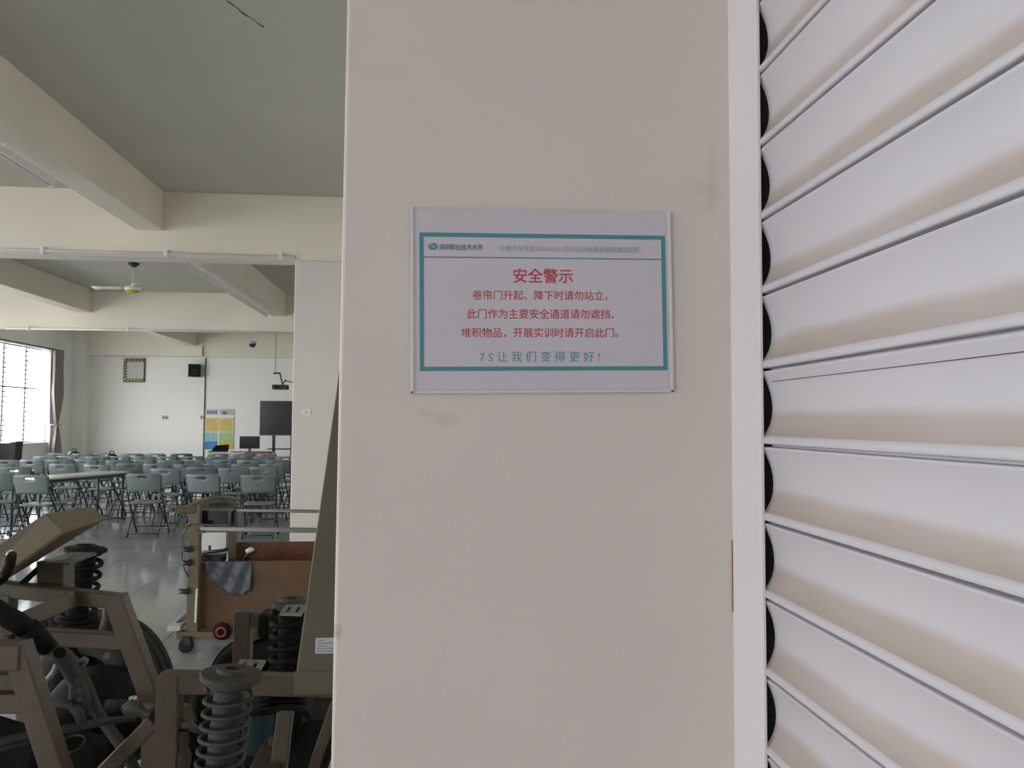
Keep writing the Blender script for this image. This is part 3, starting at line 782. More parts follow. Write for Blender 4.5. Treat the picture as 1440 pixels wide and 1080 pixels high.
# bags on chairs
for px, py, yy, lb in ((165, 643, 16.2, 'small black bag on a chair back below the striped panel'), (112, 639, 17.4, 'small dark bag behind the chairs near the corner column')):
    p = at(px, py, yy); t = thing('bag', lb, 'bag', (p.x, yy - .27, p.z - .12))
    MB().lathe((0, 0, 0), (0, 0, 1), [(.001, 0), (.09, .01), (.12, .08), (.11, .16), (.05, .20), (.001, .20)], 12).build('body', M_black, t)
    MB().tube([(-.05, 0, .19), (-.03, 0, .25), (.03, 0, .25), (.05, 0, .19)], .01, 6).build('handle', M_black, t)

# ------------------------------------------------------------------ orange crate on a wheeled cart (about 5 m away)
YC = 5.45
CT = thing('equipment_cart', 'tan tubular wheeled cart with curved handle and twin grey rails', 'cart', (at(330, 900, YC).x, YC, 0))
def cb(mb, name, m, par=None, **k):
    o = mb.build(name, m, par or CT, **k)
    o.location = -Vector(CT.location) if par is None else (0, 0, 0); return o
cb(MB().beam(at(275, 706, YC), at(271, 892, YC), .078, .05), 'post', M_tan2, bevel=.006)
cb(MB().beam(at(327, 738, YC + .45), at(327, 790, YC + .45), .05), 'post', M_tan2)
hp = [at(x, y, YC - .03 + d) for x, y, d in ((241, 717, 0), (262, 713, 0), (282, 704, 0), (300, 699, .0), (318, 699, .1), (330, 701, .25), (333, 712, .3), (333, 738, .35))]
cb(MB().tube(hp, .012, 8), 'handle', M_tan2)
cb(MB().beam(at(245, 717, YC - .05), at(276, 715, YC), .05, .06), 'handle_arm', M_tan2, bevel=.004)
cb(MB().cyl(at(239, 717, YC - .06), at(244, 717, YC - .06), .018), 'handle_tip', M_plate)
# meter box
A = at(281, 737, YC + .1); B = at(323, 716, YC + .1)
cb(MB().box((A.x, YC + .08, A.z), (B.x, YC + .30, B.z)), 'meter_box', M_plate, bevel=.006)
cb(MB().box((A.x + .008, YC + .068, A.z + .006), (B.x - .008, YC + .08, B.z - .008)), 'meter_screen', M_screen)
A2 = at(284, 715, YC + .2); B2 = at(331, 701, YC + .2)
cb(MB().box((A2.x, YC + .22, A2.z), (B2.x, YC + .25, B2.z)), 'knob_panel', M_cast)
for px in (297, 310, 318): q = at(px, 709, YC + .2); cb(MB().cyl(q, q - Vector((0, .02, 0)), .008, 10), 'knob', M_black)
A3 = at(326, 740, YC + .2); B3 = at(337, 718, YC + .2)
cb(MB().box((A3.x, YC + .15, A3.z), (B3.x, YC + .32, B3.z)), 'switch_box', M_black, bevel=.004)
# rails
for (x0_, y0_, x1_, y1_, r_, dd) in ((333, 717.5, 520, 720, .013, .05), (277, 743, 520, 747, .020, .0)):
    cb(MB().beam(at(x0_, y0_, YC + dd), at(x1_, y1_, YC + dd), r_ * 2, r_ * 1.6, up=(0, 0, 1)), 'rail', M_steelrail, bevel=.004)
cb(MB().cyl(at(276, 739, YC - .03), at(288, 739, YC - .03), .012), 'rail_bolt', M_plate); cb(MB().cyl(at(276, 748, YC - .03), at(288, 748, YC - .03), .010), 'rail_bolt', M_plate)
cb(MB().beam(at(505, 700, YC + .03), at(505, 892, YC + .03), .06, .05), 'post', M_tan2)
# base
cb(MB().beam(at(250, 892, YC), at(520, 893, YC), .07, .05, up=(0, 0, 1)).beam(at(262, 878, YC + .55), at(520, 878, YC + .55), .05).beam(at(270, 888, YC), at(275, 874, YC + .62), .05, up=(0, 0, 1)).beam(at(505, 888, YC), at(500, 874, YC + .62), .05, up=(0, 0, 1)), 'base_frame', M_tan2, bevel=.004)
fa, fb_ = at(244, 884, YC - .05), at(268, 862, YC + .42)
cb(MB().beam(fa, fb_, .085, .035, up=(0, 0, 1)), 'foot_channel', M_palegrey, bevel=.004)
cb(MB().beam(fa.lerp(fb_, .25) + Vector((.012, -.02, .018)), fa.lerp(fb_, .9) + Vector((.012, -.02, .018)), .035, .01, up=(0, 0, 1)), 'channel_slot', M_black)
cb(MB().beam(at(277, 828, YC - .03), at(275, 875, YC - .03), .012, .02), 'gas_strut', M_white)
def caster(px, py, yy, r=.05, mm=M_rubber):
    c = at(px, py, yy); c.z = r
    w_ = cb(MB().lathe(c - Vector((.005, -.015, 0)), (.35, -1, 0), [(.001, 0), (r * .8, 0), (r, .006), (r, .026), (r * .8, .032), (.001, .032)], 18), 'caster_wheel', mm)
    cb(MB().box((c.x - .03, yy - .02, r * 1.1), (c.x + .03, yy + .02, r * 2.1)), 'caster_fork', M_iron)
caster(262, 903, YC - .05); caster(505, 903, YC - .05); caster(270, 886, YC + .62); caster(500, 886, YC + .62)
# hub with red ring
c = at(313, 887, YC - .04)
cb(MB().lathe(c, (0, -1, .0), [(.001, 0), (.055, 0), (.06, .01), (.055, .03), (.02, .035), (.001, .035)], 20), 'hub', M_dark)
cb(MB().tube([c + Vector((.03 * math.cos(k * .524), -.037, .03 * math.sin(k * .524))) for k in range(12)], .008, 6, closed=True), 'hub_ring', M_red)
# cable and clips
cb(MB().tube([at(x, y, YC - .04) for x, y in ((270, 737), (262, 741), (257, 752), (255.5, 770), (256, 788), (259, 800), (265, 812))], .004, 6), 'cable', M_black)
for px, py in ((262, 773), (262, 792), (258, 832)):
    q = at(px, py, YC - .05)
    cb(MB().tube([q + Vector((-.03, 0, .018)), q, q + Vector((.035, 0, -.01))], [.007, .017, .01], 8).tube([q + Vector((-.03, 0, -.012)), q, q + Vector((.035, 0, .02))], [.005, .012, .01], 8), 'cable_clamp', M_black)
# crate
cbx = thing('open_crate', 'orange open-top crate riding on the wheeled cart', 'crate', (at(357, 840, YC).x, YC + .06, 0))
def kb(mb, name, m, **k): o = mb.build(name, m, cbx, **k); o.location = -Vector(cbx.location); return o
zt0, zb0 = at(350, 790, YC + .07).z, at(350, 880, YC + .07).z
xa, xb = at(279, 830, YC + .07).x, at(520, 830, YC + .07).x
kb(MB().box((xa, YC + .06, zb0), (xb, YC + .075, zt0)), 'front_panel', M_orange, bevel=.003)
xa2, xb2 = at(332, 770, YC + .5).x, at(520, 770, YC + .5).x; ztt = at(380, 762, YC + .5).z
kb(MB().box((xa, YC + .50, zb0), (xb, YC + .515, at(300, 800, YC + .5).z)).box((xa2, YC + .50, zb0 + .1), (xb2, YC + .515, ztt)), 'back_panel', M_orange2, bevel=.003)
kb(MB().box((xa, YC + .075, zb0), (xa + .015, YC + .50, zt0 - .02)), 'side_panel', M_orange2)
kb(MB().box((xb - .015, YC + .075, zb0), (xb, YC + .50, zt0)), 'side_panel', M_orange2)
kb(MB().box((xa, YC + .06, zb0 - .012), (xb, YC + .515, zb0)), 'bottom_panel', M_orange2)
kb(MB().box((xa, YC + .055, zt0 - .012), (xb, YC + .08, zt0 + .004)), 'rim', M_orange, bevel=.004)
for i, (x0_, x1_, y0_) in enumerate(((386, 402, 779), (402, 412, 777), (414, 434, 779))):
    q0, q1 = at(x0_, y0_, YC + .497), at(x1_, y0_, YC + .497)
    kb(MB().tube([q0 + Vector((0, .001, 0)), (q0 + q1) / 2 + Vector((0, .001, .008)), q1 + Vector((0, .001, -.004))], [.004, .008, .004], 6), 'red_stroke', M_red)
# back white plate
q0, q1 = at(283, 790, YC + .44), at(318, 749, YC + .44)
cb(MB().box((q0.x, YC + .44, q0.z), (q1.x, YC + .45, q1.z)), 'white_plate', M_white)
# things inside: dark meter
t = thing('hand_pump', 'black hydraulic hand tool lying on the orange crate rim', 'tool', (at(296, 788, YC + .12).x, YC + .2, zt0 - .02))
MB().box((-.085, -.06, 0), (.075, .06, .055)).build('body', M_black, t, bevel=.012)
MB().tube([(-.09, 0, .065), (.06, 0, .078), (.10, 0, .09)], .012, 8).build('lever', M_black, t)
MB().cyl((.04, -.065, .03), (.04, -.09, .03), .03).build('knob', M_iron, t)
MB().cyl((-.03, 0, .06), (-.03, 0, .115), .008).build('valve', M_black, t)
t = thing('cable_bundle', 'black bent cable with white plug hanging inside the orange crate', 'cable', (at(356, 785, YC + .2).x, YC + .2, zt0))
MB().tube([(-.07, 0, -.04), (-.04, 0, .03), (.02, 0, .055), (.05, 0, .06), (.055, 0, .0), (.08, 0, -.05)], .009, 8).build('cable', M_black, t)
MB().tube([(-.05, .01, .045), (-.02, .01, .06), (.0, .01, .05)], [.016, .022, .014], 10).build('plug', M_white, t)
MB().tube([(-.10, .0, -.03), (.12, .0, -.02), (.14, 0, -.04)], .012, 8).build('lead', M_black, t)
# film hanging over the front
def ff(u, v):
    top0, top1 = at(289, 789, YC + .04), at(354, 789, YC + .04)
    x = top0.x + (top1.x - top0.x) * u; dep = (.10 + .13 * math.sin(min(1, u * 1.25) * math.pi * .55)) * (1 if u < .85 else .9)
    yy = YC + .040 - .008 * math.sin(u * 17 + v * 5) - .006 * math.sin(u * 7 - v * 9)
    return (x + .015 * v * (1 - u), yy, zt0 + .010 - dep * v)
o = MB().sheet(ff, 30, 16).build('plastic_film', M_film, None, solid=.002); tag(o, 'grey-blue plastic film draped over the front of the orange crate', 'plastic film')

# ------------------------------------------------------------------ chassis teaching stand
def helix(c, ax, r, turns, L, n=18, ph=0):
    c = Vector(c); d = Vector(ax).normalized(); u = d.orthogonal().normalized(); v = d.cross(u); P = []
    m = int(turns * n)
    for k in range(m + 1):
        a = 2 * math.pi * k / n + ph; P.append(c + d * (L * k / m) + (u * math.cos(a) + v * math.sin(a)) * r)
    return P
def rig(name, label, cat, loc):
    t = thing(name, label, cat, loc)
    def add(mb, nm, m, par=None, **k):
        o = mb.build(nm, m, par or t, **k)
        if par is None: o.location = -Vector(loc)
        return o
    return t, add
def strut(add, top, bot, rc, turns, wire, mtop, plate_r, m_spring=M_iron):
    """suspension strut: damper body (part) with spring, top mount, perch as sub-parts"""
    top = Vector(top); bot = Vector(bot); d = (bot - top); L = d.length; n = d.normalized()
    body = add(MB().lathe(top, n, [(.012, 0), (.012, L * .15), (rc * .62, L * .15), (rc * .66, L * .2), (rc * .60, L * .35), (rc * .66, L * .5), (rc * .60, L * .62), (rc * .62, L * .8), (rc * .62, L * 1.25), (.001, L * 1.25)], 20), 'damper', m_spring)
    add(MB().tube(helix(top + n * .03, n, rc, turns, L - .03), wire, 8), 'coil_spring', m_spring, body)
    # ribbed dust boot
    pr_ = []
    for k in range(15): pr_.append((rc * (.55 + (.10 if k % 2 else 0)), L * (.12 + k * .032)))
    add(MB().lathe(top, n, pr_, 20), 'dust_boot', M_dark if m_spring is not M_iron else M_iron, body)
    add(MB().lathe(top, n, [(rc * .30, -.006), (rc * .33, -.012), (rc * .62, -.012), (rc * .68, -.004), (plate_r * .97, -.001), (plate_r, .001), (plate_r, .010), (plate_r * .95, .012), (plate_r * .8, .013), (plate_r * .78, .022), (rc * .5, .022)], 32, smooth=False), 'top_mount', mtop, body)
    add(MB().lathe(top, n, [(.001, -.010), (rc * .20, -.010), (rc * .22, -.004), (rc * .22, .006)], 14), 'mount_nut', M_dark, body)
    add(MB().lathe(top, n, [(rc * .6, L), (rc * 1.18, L - .006), (rc * 1.22, L + .010), (rc * .6, L + .02)], 24), 'spring_perch', m_spring, body)
    return body
def wheel(add, c, ax, r, wd):
    c = Vector(c); ax = Vector(ax).normalized(); h = wd / 2
    prof = [(r * .60, -h * .85), (r * .68, -h * .98), (r * .85, -h), (r * .95, -h * .88), (r * .985, -h * .7)]
    for k in range(5):
        x = -h * .62 + k * h * .31
        prof += [(r, x - .012 + .0), (r, x + .012), (r * .975, x + .014), (r * .975, x + h * .31 - .014)] if k < 4 else [(r, x - .012), (r, x + .012)]
    prof += [(r * .985, h * .7), (r * .95, h * .88), (r * .85, h), (r * .68, h * .98), (r * .60, h * .85)]
    ty = add(MB().lathe(c, ax, prof, 48), 'tyre', M_rubber)
    add(MB().lathe(c, ax, [(r * .60, -h * .85), (r * .56, -h * .7), (r * .55, 0), (r * .56, h * .7), (r * .60, h * .85)], 36), 'rim', M_iron, ty)
    add(MB().lathe(c, ax, [(.001, -.03), (r * .18, -.03), (r * .2, -.01), (r * .55, .0), (r * .55, .01), (.001, .012)], 30), 'wheel_disc', M_dark, ty)
    add(MB().lathe(c, ax, [(.001, -h * .5), (r * .42, -h * .5), (r * .44, -h * .44), (.001, -h * .40)], 30), 'brake_disc', M_dark, ty)
TW = .048
# ---- left stand
LL = Vector((at(110, 900, 2.6).x, 2.6, 0))
LT, la = rig('chassis_stand', 'tan square-tube stand with spring struts, tyres and steering parts, in the foreground', 'training stand', LL)
YA = 2.5
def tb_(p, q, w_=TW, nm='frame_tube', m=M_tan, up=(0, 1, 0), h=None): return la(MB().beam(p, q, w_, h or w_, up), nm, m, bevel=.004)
tb_(at(-60, 821, YA), at(176, 846, YA), .044)
tb_(at(162, 838, YA), at(216, 985, YA), .056)
tb_(at(-60, 888, YA + .05), at(186, 902, YA + .02), .046)
tb_(at(5, 884, YA - .07), at(104, 842, YA - .05), .050)
tb_(at(79, 786, YA + .07), at(79, 836, YA + .07), .078)
tb_(at(8, 835, YA), at(6, 905, YA), .05)
tb_(at(216, 975, YA), Vector((at(216, 975, YA).x, YA, .12)), .05)
tb_(Vector((at(216, 975, YA).x, YA, .14)), Vector((at(-60, 975, YA).x, YA, .14)), .05)
tb_(at(-58, 823, YA), Vector((at(-58, 823, YA).x, YA, .12)), .05)
# rear members
YR = 3.35
xR, xL = at(216, 975, YA).x, at(-58, 823, YA).x
tb_(Vector((xL, YR, .32)), Vector((xR + .1, YR, .32)), .05)
for xx in (xL, xR): tb_(Vector((xx, YA, .14)), Vector((xx, YR, .14)), .05, up=(0, 0, 1)); tb_(Vector((xx, YR, .12)), Vector((xx, YR, .34)), .05)
# near A-leg with cross members
YN = 1.95
a0, a1 = at(22, 906, YN), at(80, 1092, YN - .02)
la(MB().beam(at(24, 905, YN), at(84, 1095, YN), .050, .05), 'frame_tube', M_tan, bevel=.004)
dn = (a1 - a0).normalized(); ft_ = a1 + dn * ((a1.z - .12) / -dn.z)
la(MB().beam(at(84, 1095, YN), ft_, .05, .05), 'frame_tube', M_tan, bevel=.004)
tb_(at(-60, 921, YN), at(36, 921, YN), .060); tb_(at(-60, 960, YN + .03), at(52, 957, YN + .03), .045); tb_(at(-60, 986, YN), at(56, 986, YN), .045)
la(MB().beam(Vector((ft_.x, YN - .05, .14)), Vector((ft_.x, YA + .05, .14)), .05, .05, up=(0, 0, 1)), 'frame_tube', M_tan, bevel=.004)
la(MB().beam(Vector((ft_.x, YN, .14)), Vector((xL, YN, .14)), .05, .05, up=(0, 0, 1)), 'frame_tube', M_tan, bevel=.004)
la(MB().beam(Vector((xL, YN, .14)), Vector((xL, YA, .14)), .05, .05, up=(0, 0, 1)), 'frame_tube', M_tan, bevel=.004)
la(MB().beam(Vector((xL, YN, .12)), Vector((xL, YN, at(0, 905, YN).z)), .05, .05, up=(0, 1, 0)), 'frame_tube', M_tan, bevel=.004)
for x_, y_ in ((xL, YN), (ft_.x, YN), (xL, YR), (xR, YR), (xR, YA)):
    la(MB().lathe((x_ - .015, y_, .05), (1, 0, 0), [(.001, 0), (.042, 0), (.05, .006), (.05, .026), (.042, .032), (.001, .032)], 18).box((x_ - .03, y_ - .02, .055), (x_ + .03, y_ + .02, .125)), 'caster', M_dark)
# control box
cap = [at(62, 722, 2.72), at(130, 712, 2.80), at(151, 729, 2.66), at(88, 748, 2.52)]
low = [at(-40, 792, 2.45), at(-5, 800, 2.62), at(14, 812, 2.52), at(-70, 862, 2.20)]
cbx_ = la(MB().hexa([low[0], low[1], low[2], low[3], cap[0], cap[1], cap[2], cap[3]]), 'control_box', M_ctrl, bevel=.006)
la(MB().cyl(at(15, 779, 2.36), at(17, 781, 2.33), .012, 12), 'cable_gland', M_black, cbx_)
la(MB().tube([at(16, 781, 2.33), at(14, 795, 2.33), at(5, 812, 2.36), at(-8, 822, 2.4)], .014, 8), 'hose', M_dark)
la(MB().tube([at(62, 793, 2.6), at(45, 808, 2.55), at(30, 822, 2.5)], .009, 8), 'support_rod', M_dark)
zq = at(80, 786, 2.57).z
def zpl(px, py, z):
    d = CM @ Vector(((px - 720) / F, (540 - py) / F, -1)); return Vector((0, 0, H)) + d * ((z - H) / d.z)
q_ = [zpl(64, 791, zq), zpl(98, 791, zq), zpl(136, 777, zq), zpl(100, 776, zq)]
la(MB().hexa([p_ - Vector((0, 0, .008)) for p_ in q_] + q_), 'mounting_plate', M_cast)
# far strut
strut(la, at(121, 771, 3.0), at(108, 868, 3.0), .058, 5.2, .0085, M_dark, .072, M_dark)
la(MB().cyl(at(107, 868, 3.0), at(101, 950, 3.0), .028), 'strut_tube', M_dark)
la(MB().tube([at(147, 838, 2.9), at(152, 850, 2.85), at(152, 870, 2.85), at(150, 892, 2.9)], [.012, .016, .02, .03], 8), 'stabiliser_link', M_cast)
la(MB().tube([at(152, 848, 2.88), at(160, 858, 2.88), at(166, 874, 2.85)], [.014, .02, .012], 8), 'link_boot', M_brown)
la(MB().box((at(118, 0, 3.0).x, 2.9, at(0, 908, 2.9).z), (at(178, 0, 3.0).x, 3.2, at(0, 886, 2.9).z)), 'crossmember', M_dark, bevel=.01)
wheel(la, at(146, 975, 3.05), (-.42, -.90, 0), .275, .19)
wheel(la, at(72, 955, 3.30), (-.80, -.60, 0), .27, .18)
# steering column / drive shaft
la(MB().tube([at(-40, 838, 2.05), at(25, 876, 2.1), at(46, 890, 2.12)], .026, 12), 'drive_shaft', M_dark)
la(MB().tube([at(36, 884, 2.11), at(44, 890, 2.12), at(70, 912, 2.14)], [.030, .032, .022], 12), 'shaft_boot', M_dark)
la(MB().tube([at(66, 908, 2.14), at(88, 924, 2.15), at(98, 934, 2.15), at(108, 960, 2.15), at(112, 985, 2.15), at(118, 1010, 2.15)], [.018, .024, .026, .020, .028, .018], 10), 'steering_knuckle', M_iron)
la(MB().cyl(at(84, 918, 2.12), at(84, 918, 2.06), .014, 10), 'knuckle_bolt', M_dark)
for px, py in ((109, 958), (110, 972), (111, 982)): la(MB().cyl(at(px, py, 2.12), at(px, py, 2.09), .009, 8), 'bolt', M_cast)
la(MB().tube([at(104, 935, 2.15), at(110, 945, 2.15), at(116, 935, 2.15), at(122, 928, 2.2)], [.016, .012, .01, .006], 8), 'knuckle_arm', M_cast)
la(MB().tube([at(112, 940, 2.2), at(122, 968, 2.2), at(136, 1000, 2.2), at(150, 1020, 2.2), at(175, 1055, 2.2), at(196, 1095, 2.2)], [.012, .017, .015, .015, .015, .015], 10), 'control_arm', M_iron)
la(MB().tube([at(84, 905, 2.25), at(84, 925, 2.25), at(76, 945, 2.25), at(62, 962, 2.25), at(52, 968, 2.25)], [.006, .008, .009, .008, .006], 8), 'brake_hose', M_plate)
la(MB().tube([at(66, 1010, 2.1), at(68, 1000, 2.1), at(84, 990, 2.1), at(100, 991, 2.1), at(110, 1002, 2.1), at(116, 1018, 2.1)], .012, 8), 'cross_tube', M_iron)
la(MB().tube([at(-40, 1050, 1.98), at(0, 1043, 2.0), at(60, 1030, 2.05), at(110, 1022, 2.1), at(150, 1014, 2.15), at(190, 1010, 2.2)], [.010, .010, .012, .011, .010, .008], 8), 'tie_rod', M_iron)
la(MB().tube([at(-40, 1062, 1.98), at(0, 1054, 2.0), at(46, 1042, 2.03)], .006, 8), 'brake_pipe', M_iron)
la(MB().tube([at(150, 993, 2.4), at(175, 991, 2.4), at(186, 992, 2.3)], [.02, .016, .02], 8), 'rack_boot', M_dark)
la(MB().tube([at(176, 1000, 2.12), at(188, 992, 2.12), at(196, 998, 2.12), at(215, 1008, 2.12), at(237, 1019, 2.1), at(252, 1018, 2.1), at(266, 1019, 2.1), at(272, 1024, 2.1), at(284, 1030, 2.12)], [.016, .024, .018, .011, .012, .016, .013, .010, .006], 10), 'tie_rod', M_cast)
la(MB().cyl(at(187, 985, 2.12), at(187, 980, 2.12), .010, 10), 'grease_cap', M_white)
la(MB().tube([at(255, 1026, 2.1), at(255, 1040, 2.1), at(255, 1050, 2.1), at(256, 1062, 2.1), at(254, 1100, 2.1)], [.016, .02, .016, .024, .018], 12), 'ball_joint', M_iron)
# engine and subframe mass behind
la(MB().lathe(at(130, 1015, 2.75), (.3, -1, 0), [(.001, -.14), (.14, -.14), (.16, -.10), (.16, .02), (.12, .10), (.06, .14), (.001, .14)], 24), 'gearbox_housing', M_dark)
la(MB().box((at(100, 0, 2.7).x, 2.6, .45), (at(190, 0, 2.7).x, 2.9, .60)), 'subframe', M_dark, bevel=.02)
la(MB().beam(at(60, 1060, 2.5), at(140, 1080, 2.5), .16, .10), 'sump', M_dark, bevel=.02)
la(MB().beam(at(-40, 1040, 2.4), at(60, 1070, 2.4), .14, .1), 'lower_arm', M_dark, bevel=.02)
for px, py in ((118, 928), (150, 922), (190, 968)): la(MB().cyl(at(px, py, 2.85), at(px, py, 2.82), .012, 10), 'bolt_head', M_plate)
la(MB().lathe(at(100, 1048, 2.05), (0, -.4, 1), [(.03, 0), (.034, .004), (.03, .008)], 14), 'spring_washer', M_iron)

# ---- right stand
YB2 = 2.1
RL = Vector((at(330, 980, 2.3).x, 2.3, 0))
ra = la
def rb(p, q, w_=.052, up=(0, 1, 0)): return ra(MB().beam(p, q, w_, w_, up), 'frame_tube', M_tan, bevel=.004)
pz = at(240, 958, YB2)
rb(at(240, 947, YB2), Vector((pz.x + .0, YB2, .1)), .056)
rb(at(228, 958, YB2), at(560, 966, YB2), .050)
rb(at(219, 1012, YB2), at(140, 1092, YB2), .040)
ra(MB().tube([at(196, 985, YB2 + .03), at(212, 993, YB2 + .03), at(232, 985, YB2 + .03)], [.012, .022, .014], 8), 'gusset', M_tan)
YB3 = 2.8
rb(at(343, 858, YB3), Vector((at(343, 860, YB3).x, YB3, .1)), .056)
rb(at(332, 869, YB3), at(560, 874, YB3), .046)
pe, pf = at(540, 966, YB2), at(540, 874, YB3)
rb(pe, Vector((pe.x, YB2, .1)), .05); rb(pf, Vector((pf.x, YB3, .1)), .05)
for a_, b_ in ((Vector((pz.x, YB2, .12)), Vector((at(343, 860, YB3).x, YB3, .12))), (Vector((pe.x, YB2, .12)), Vector((pf.x, YB3, .12))), (Vector((pz.x, YB2, .12)), Vector((pe.x, YB2, .12)))):
    ra(MB().beam(a_, b_, .05, .05, (0, 0, 1)), 'frame_tube', M_tan, bevel=.004)
for q in (Vector((pz.x, YB2, 0)), Vector((pe.x, YB2, 0)), Vector((pf.x, YB3, 0)), Vector((at(343, 860, YB3).x, YB3, 0))):
    ra(MB().lathe((q.x - .015, q.y, .04), (1, 0, 0), [(.001, 0), (.034, 0), (.04, .006), (.04, .026), (.034, .032), (.001, .032)], 18).box((q.x - .03, q.y - .02, .045), (q.x + .03, q.y + .02, .1)), 'caster', M_dark)
rb(at(240, 999, YB2 + .25), at(350, 1007, YB2 + .25), .038)
ra(MB().tube([at(345, 1003, 2.3), at(380, 1000, 2.3), at(405, 995, 2.3), at(425, 998, 2.32), at(436, 1008, 2.35)], .011, 8), 'stabiliser_bar', M_dark)
# near strut and its slotted bracket
strut(ra, at(326, 947, 1.72), at(302, 1125, 1.72), .0475, 9, .0045, M_iron, .064)
def slotted(px0, px1, py0, py1, Yc, tilt):
    # plate seen from above with two slots: strips and cross bars
    A_, B_, C_, D_ = at(px0 + tilt, py0, Yc + .10), at(px1 + tilt, py0, Yc + .10), at(px1, py1, Yc), at(px0, py1, Yc)
    z = (A_.z + C_.z) / 2
    for P_ in (A_, B_, C_, D_): P_.z = z
    # bring points on one horizontal plane at correct depth
    def g(u, v): 
        p_ = D_.lerp(C_, u).lerp(A_.lerp(B_, u), v); return p_
    mb = MB()
    cuts = [(0, 1, 0, .22), (0, 1, .78, 1), (0, .16, .22, .78), (.36, .60, .22, .78), (.80, 1, .22, .78)]
    for u0, u1, v0, v1 in cuts:
        q = [g(u0, v0), g(u1, v0), g(u1, v1), g(u0, v1)]
        mb.hexa([p_ - Vector((0, 0, .006)) for p_ in q] + q)
    return ra(mb, 'slotted_plate', M_plate)
def zplane(px, py, z):
    d = CM @ Vector(((px - 720) / F, (540 - py) / F, -1)); return Vector((0, 0, H)) + d * ((z - H) / d.z)
def slotted(z, q4):
    D_, C_, B_, A_ = [zplane(x, y, z) for x, y in q4]      # near-left, near-right, far-right, far-left
    g = lambda u, v: D_.lerp(C_, u).lerp(A_.lerp(B_, u), v)
    mb = MB()
    for u0, u1, v0, v1 in [(0, 1, 0, .2), (0, 1, .8, 1), (0, .18, .2, .8), (.36, .60, .2, .8), (.78, 1, .2, .8)]:
        q = [g(u0, v0), g(u1, v0), g(u1, v1), g(u0, v1)]
        mb.hexa([p_ - Vector((0, 0, .006)) for p_ in q] + q)
    ra(mb, 'slotted_plate', M_plate)
z1 = at(350, 936, 1.95).z
slotted(z1, ((330, 940), (364, 944), (374, 928), (338, 927)))
# far strut (partly hidden by the cabinet)
strut(ra, at(410, 846, 2.62), at(406, 950, 2.62), .060, 5.5, .0085, M_iron, .062, M_dark)
z2 = at(408, 856, 2.5).z
slotted(z2, ((393, 863), (424, 864), (432, 850), (402, 850)))
ra(MB().tube([at(344, 877, 2.85), at(372, 874, 2.85), at(398, 872, 2.8)], [.012, .018, .014], 8), 'track_rod', M_dark)
ra(MB().box((at(380, 0, 2.7).x, 2.7, at(0, 905, 2.7).z), (at(396, 0, 2.7).x, 2.8, at(0, 872, 2.7).z)), 'bracket', M_dark, bevel=.01)
ra(MB().hexa([at(345, 908, 3.1), at(400, 880, 3.1), at(400, 880, 3.4), at(345, 908, 3.4), at(345, 896, 3.1), at(400, 868, 3.1), at(400, 868, 3.4), at(345, 896, 3.4)]), 'guard_plate', M_tan)
wheel(ra, at(378, 968, 3.3), (-.25, -.97, 0), .24, .19)
# teal motor, finned block
m_ = ra(MB().lathe(at(366, 1055, 2.45), at(364, 960, 2.45) - at(366, 1055, 2.45), [(.001, 0), (.044, 0), (.052, .012), (.052, .19), (.044, .205), (.001, .205)], 26), 'teal_motor', M_teal)
ra(MB().box((at(386, 0, 2.5).x, 2.46, at(0, 1040, 2.5).z), (at(446, 0, 2.5).x, 2.7, at(0, 965, 2.5).z)), 'engine_block', M_dark, bevel=.008)
for k in range(6):
    z_ = at(0, 972 + k * 8, 2.42).z
    ra(MB().box((at(384, 0, 2.45).x, 2.40, z_), (at(448, 0, 2.45).x, 2.47, z_ + .006)), 'cooling_fin', M_dark)
rb(at(402, 1000, 2.2), at(390, 1100, 2.15), .042); rb(at(472, 990, 2.2), at(434, 1100, 2.2), .03)
ra(MB().hexa([at(352, 1085, 2.2), at(385, 1085, 2.2), at(392, 1100, 2.0), at(340, 1100, 2.0), at(372, 1040, 2.35), at(392, 1040, 2.35), at(396, 1042, 2.33), at(374, 1042, 2.33)]), 'support_foot', M_tan)
ra(MB().lathe(at(392, 1048, 2.3), (0, 0, 1), [(.001, 0), (.03, 0), (.03, .02), (.001, .022)], 16), 'bushing', M_iron)
ra(MB().tube([at(300, 960, 2.3), at(282, 985, 2.25), at(288, 1010, 2.2)], [.02, .03, .02], 8), 'caliper', M_dark)
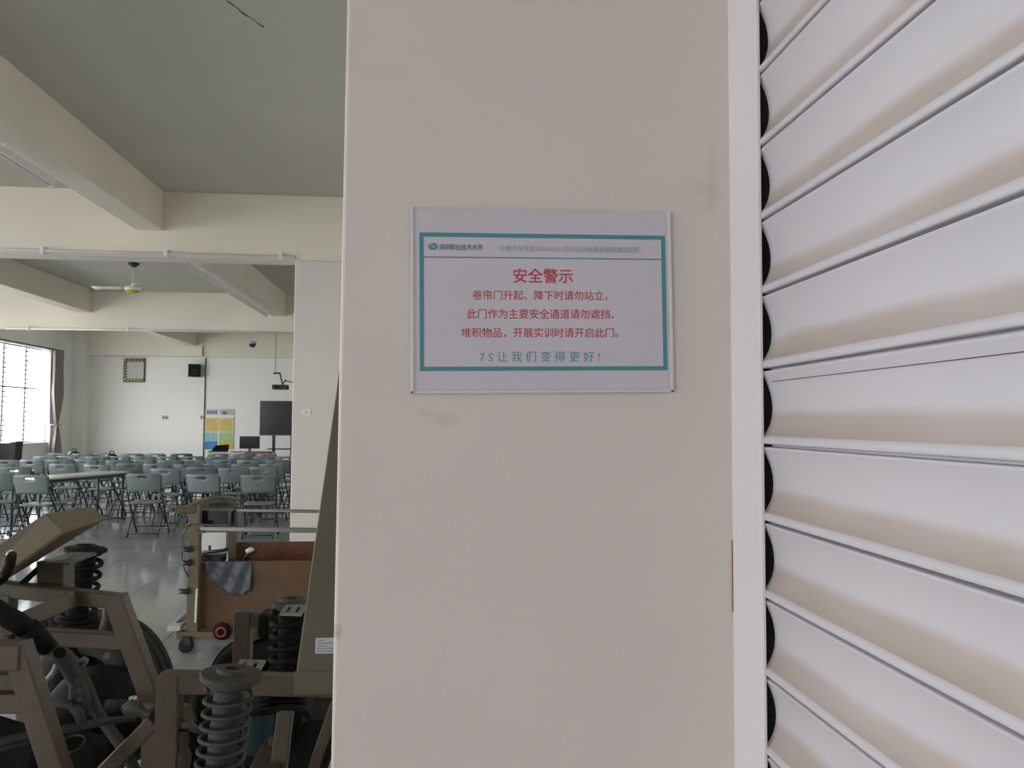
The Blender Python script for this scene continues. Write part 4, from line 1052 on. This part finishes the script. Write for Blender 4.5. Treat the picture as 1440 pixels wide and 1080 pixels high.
ra(MB().box((at(250, 0, 2.7).x, 2.65, at(0, 1100, 2.7).z), (at(480, 0, 2.7).x, 3.0, at(0, 1020, 2.7).z)), 'battery_tray', M_dark, bevel=.01)
ra(MB().lathe(at(440, 1045, 2.5), (-.2, -1, 0), [(.001, 0), (.06, 0), (.075, .02), (.06, .05), (.001, .05)], 20), 'pulley', M_dark)

# ------------------------------------------------------------------ brown cabinet behind the pier
YG = 1.62
BT_ = thing('instrument_cabinet', 'tall brown sheet-metal cabinet with sloping side and white label, behind the sign pier', 'cabinet', (at(480, 977, YG).x, YG, 0))
def bb(mb, nm, m, par=None, **k):
    o = mb.build(nm, m, par or BT_, **k); o.location = -Vector(BT_.location) if par is None else (0, 0, 0); return o
p0, p1, p2 = at(412, 976, YG), at(481, 490, YG), at(412, 976, YG)
sl_ = (p1 - p0); tp = p0 + sl_ * 1.10; xr_ = p0.x + .30
pl = [p0, Vector((xr_, YG, p0.z)), Vector((xr_, YG, tp.z)), tp]
th = Vector((0, .05, 0))
body = bb(MB().hexa([pl[0], pl[1], pl[1] + th, pl[0] + th, pl[3], pl[2], pl[2] + th, pl[3] + th]), 'side_panel', M_board, bevel=.003)
lip = at(415, 946, YG - .004)
bb(MB().box((p0.x + .002, YG - .003, p0.z), (xr_, YG, p0.z + .045)), 'bottom_flange', M_board)
for x_ in (xr_ - .03,):
    bb(MB().box((x_ - .025, YG, .0), (x_ + .025, YG + .05, p0.z)), 'post', M_board)
bb(MB().box((xr_ - .18, YG - .12, 0), (xr_ + .06, YG + .2, .03)), 'foot_plate', M_board, bevel=.004)
l0, l1 = at(443, 920, YG - .004), at(475, 897, YG - .004)
lb_ = bb(MB().box((l0.x, YG - .0012, l0.z), (l1.x + .02, YG - .0002, l1.z)), 'paper_label', M_label)
for k, (a_, b_) in enumerate(((.1, .35), (.1, .9), (.1, .55), (.08, .95), (.1, .8))):
    z_ = l1.z - (l1.z - l0.z) * (.15 + k * .17); W_ = l1.x - l0.x
    bb(MB().box((l0.x + W_ * a_, YG - .0016, z_ - .0012), (l0.x + W_ * b_, YG - .0011, z_ + .0002)), 'label_line', M_labelink)

bpy.context.view_layer.update()
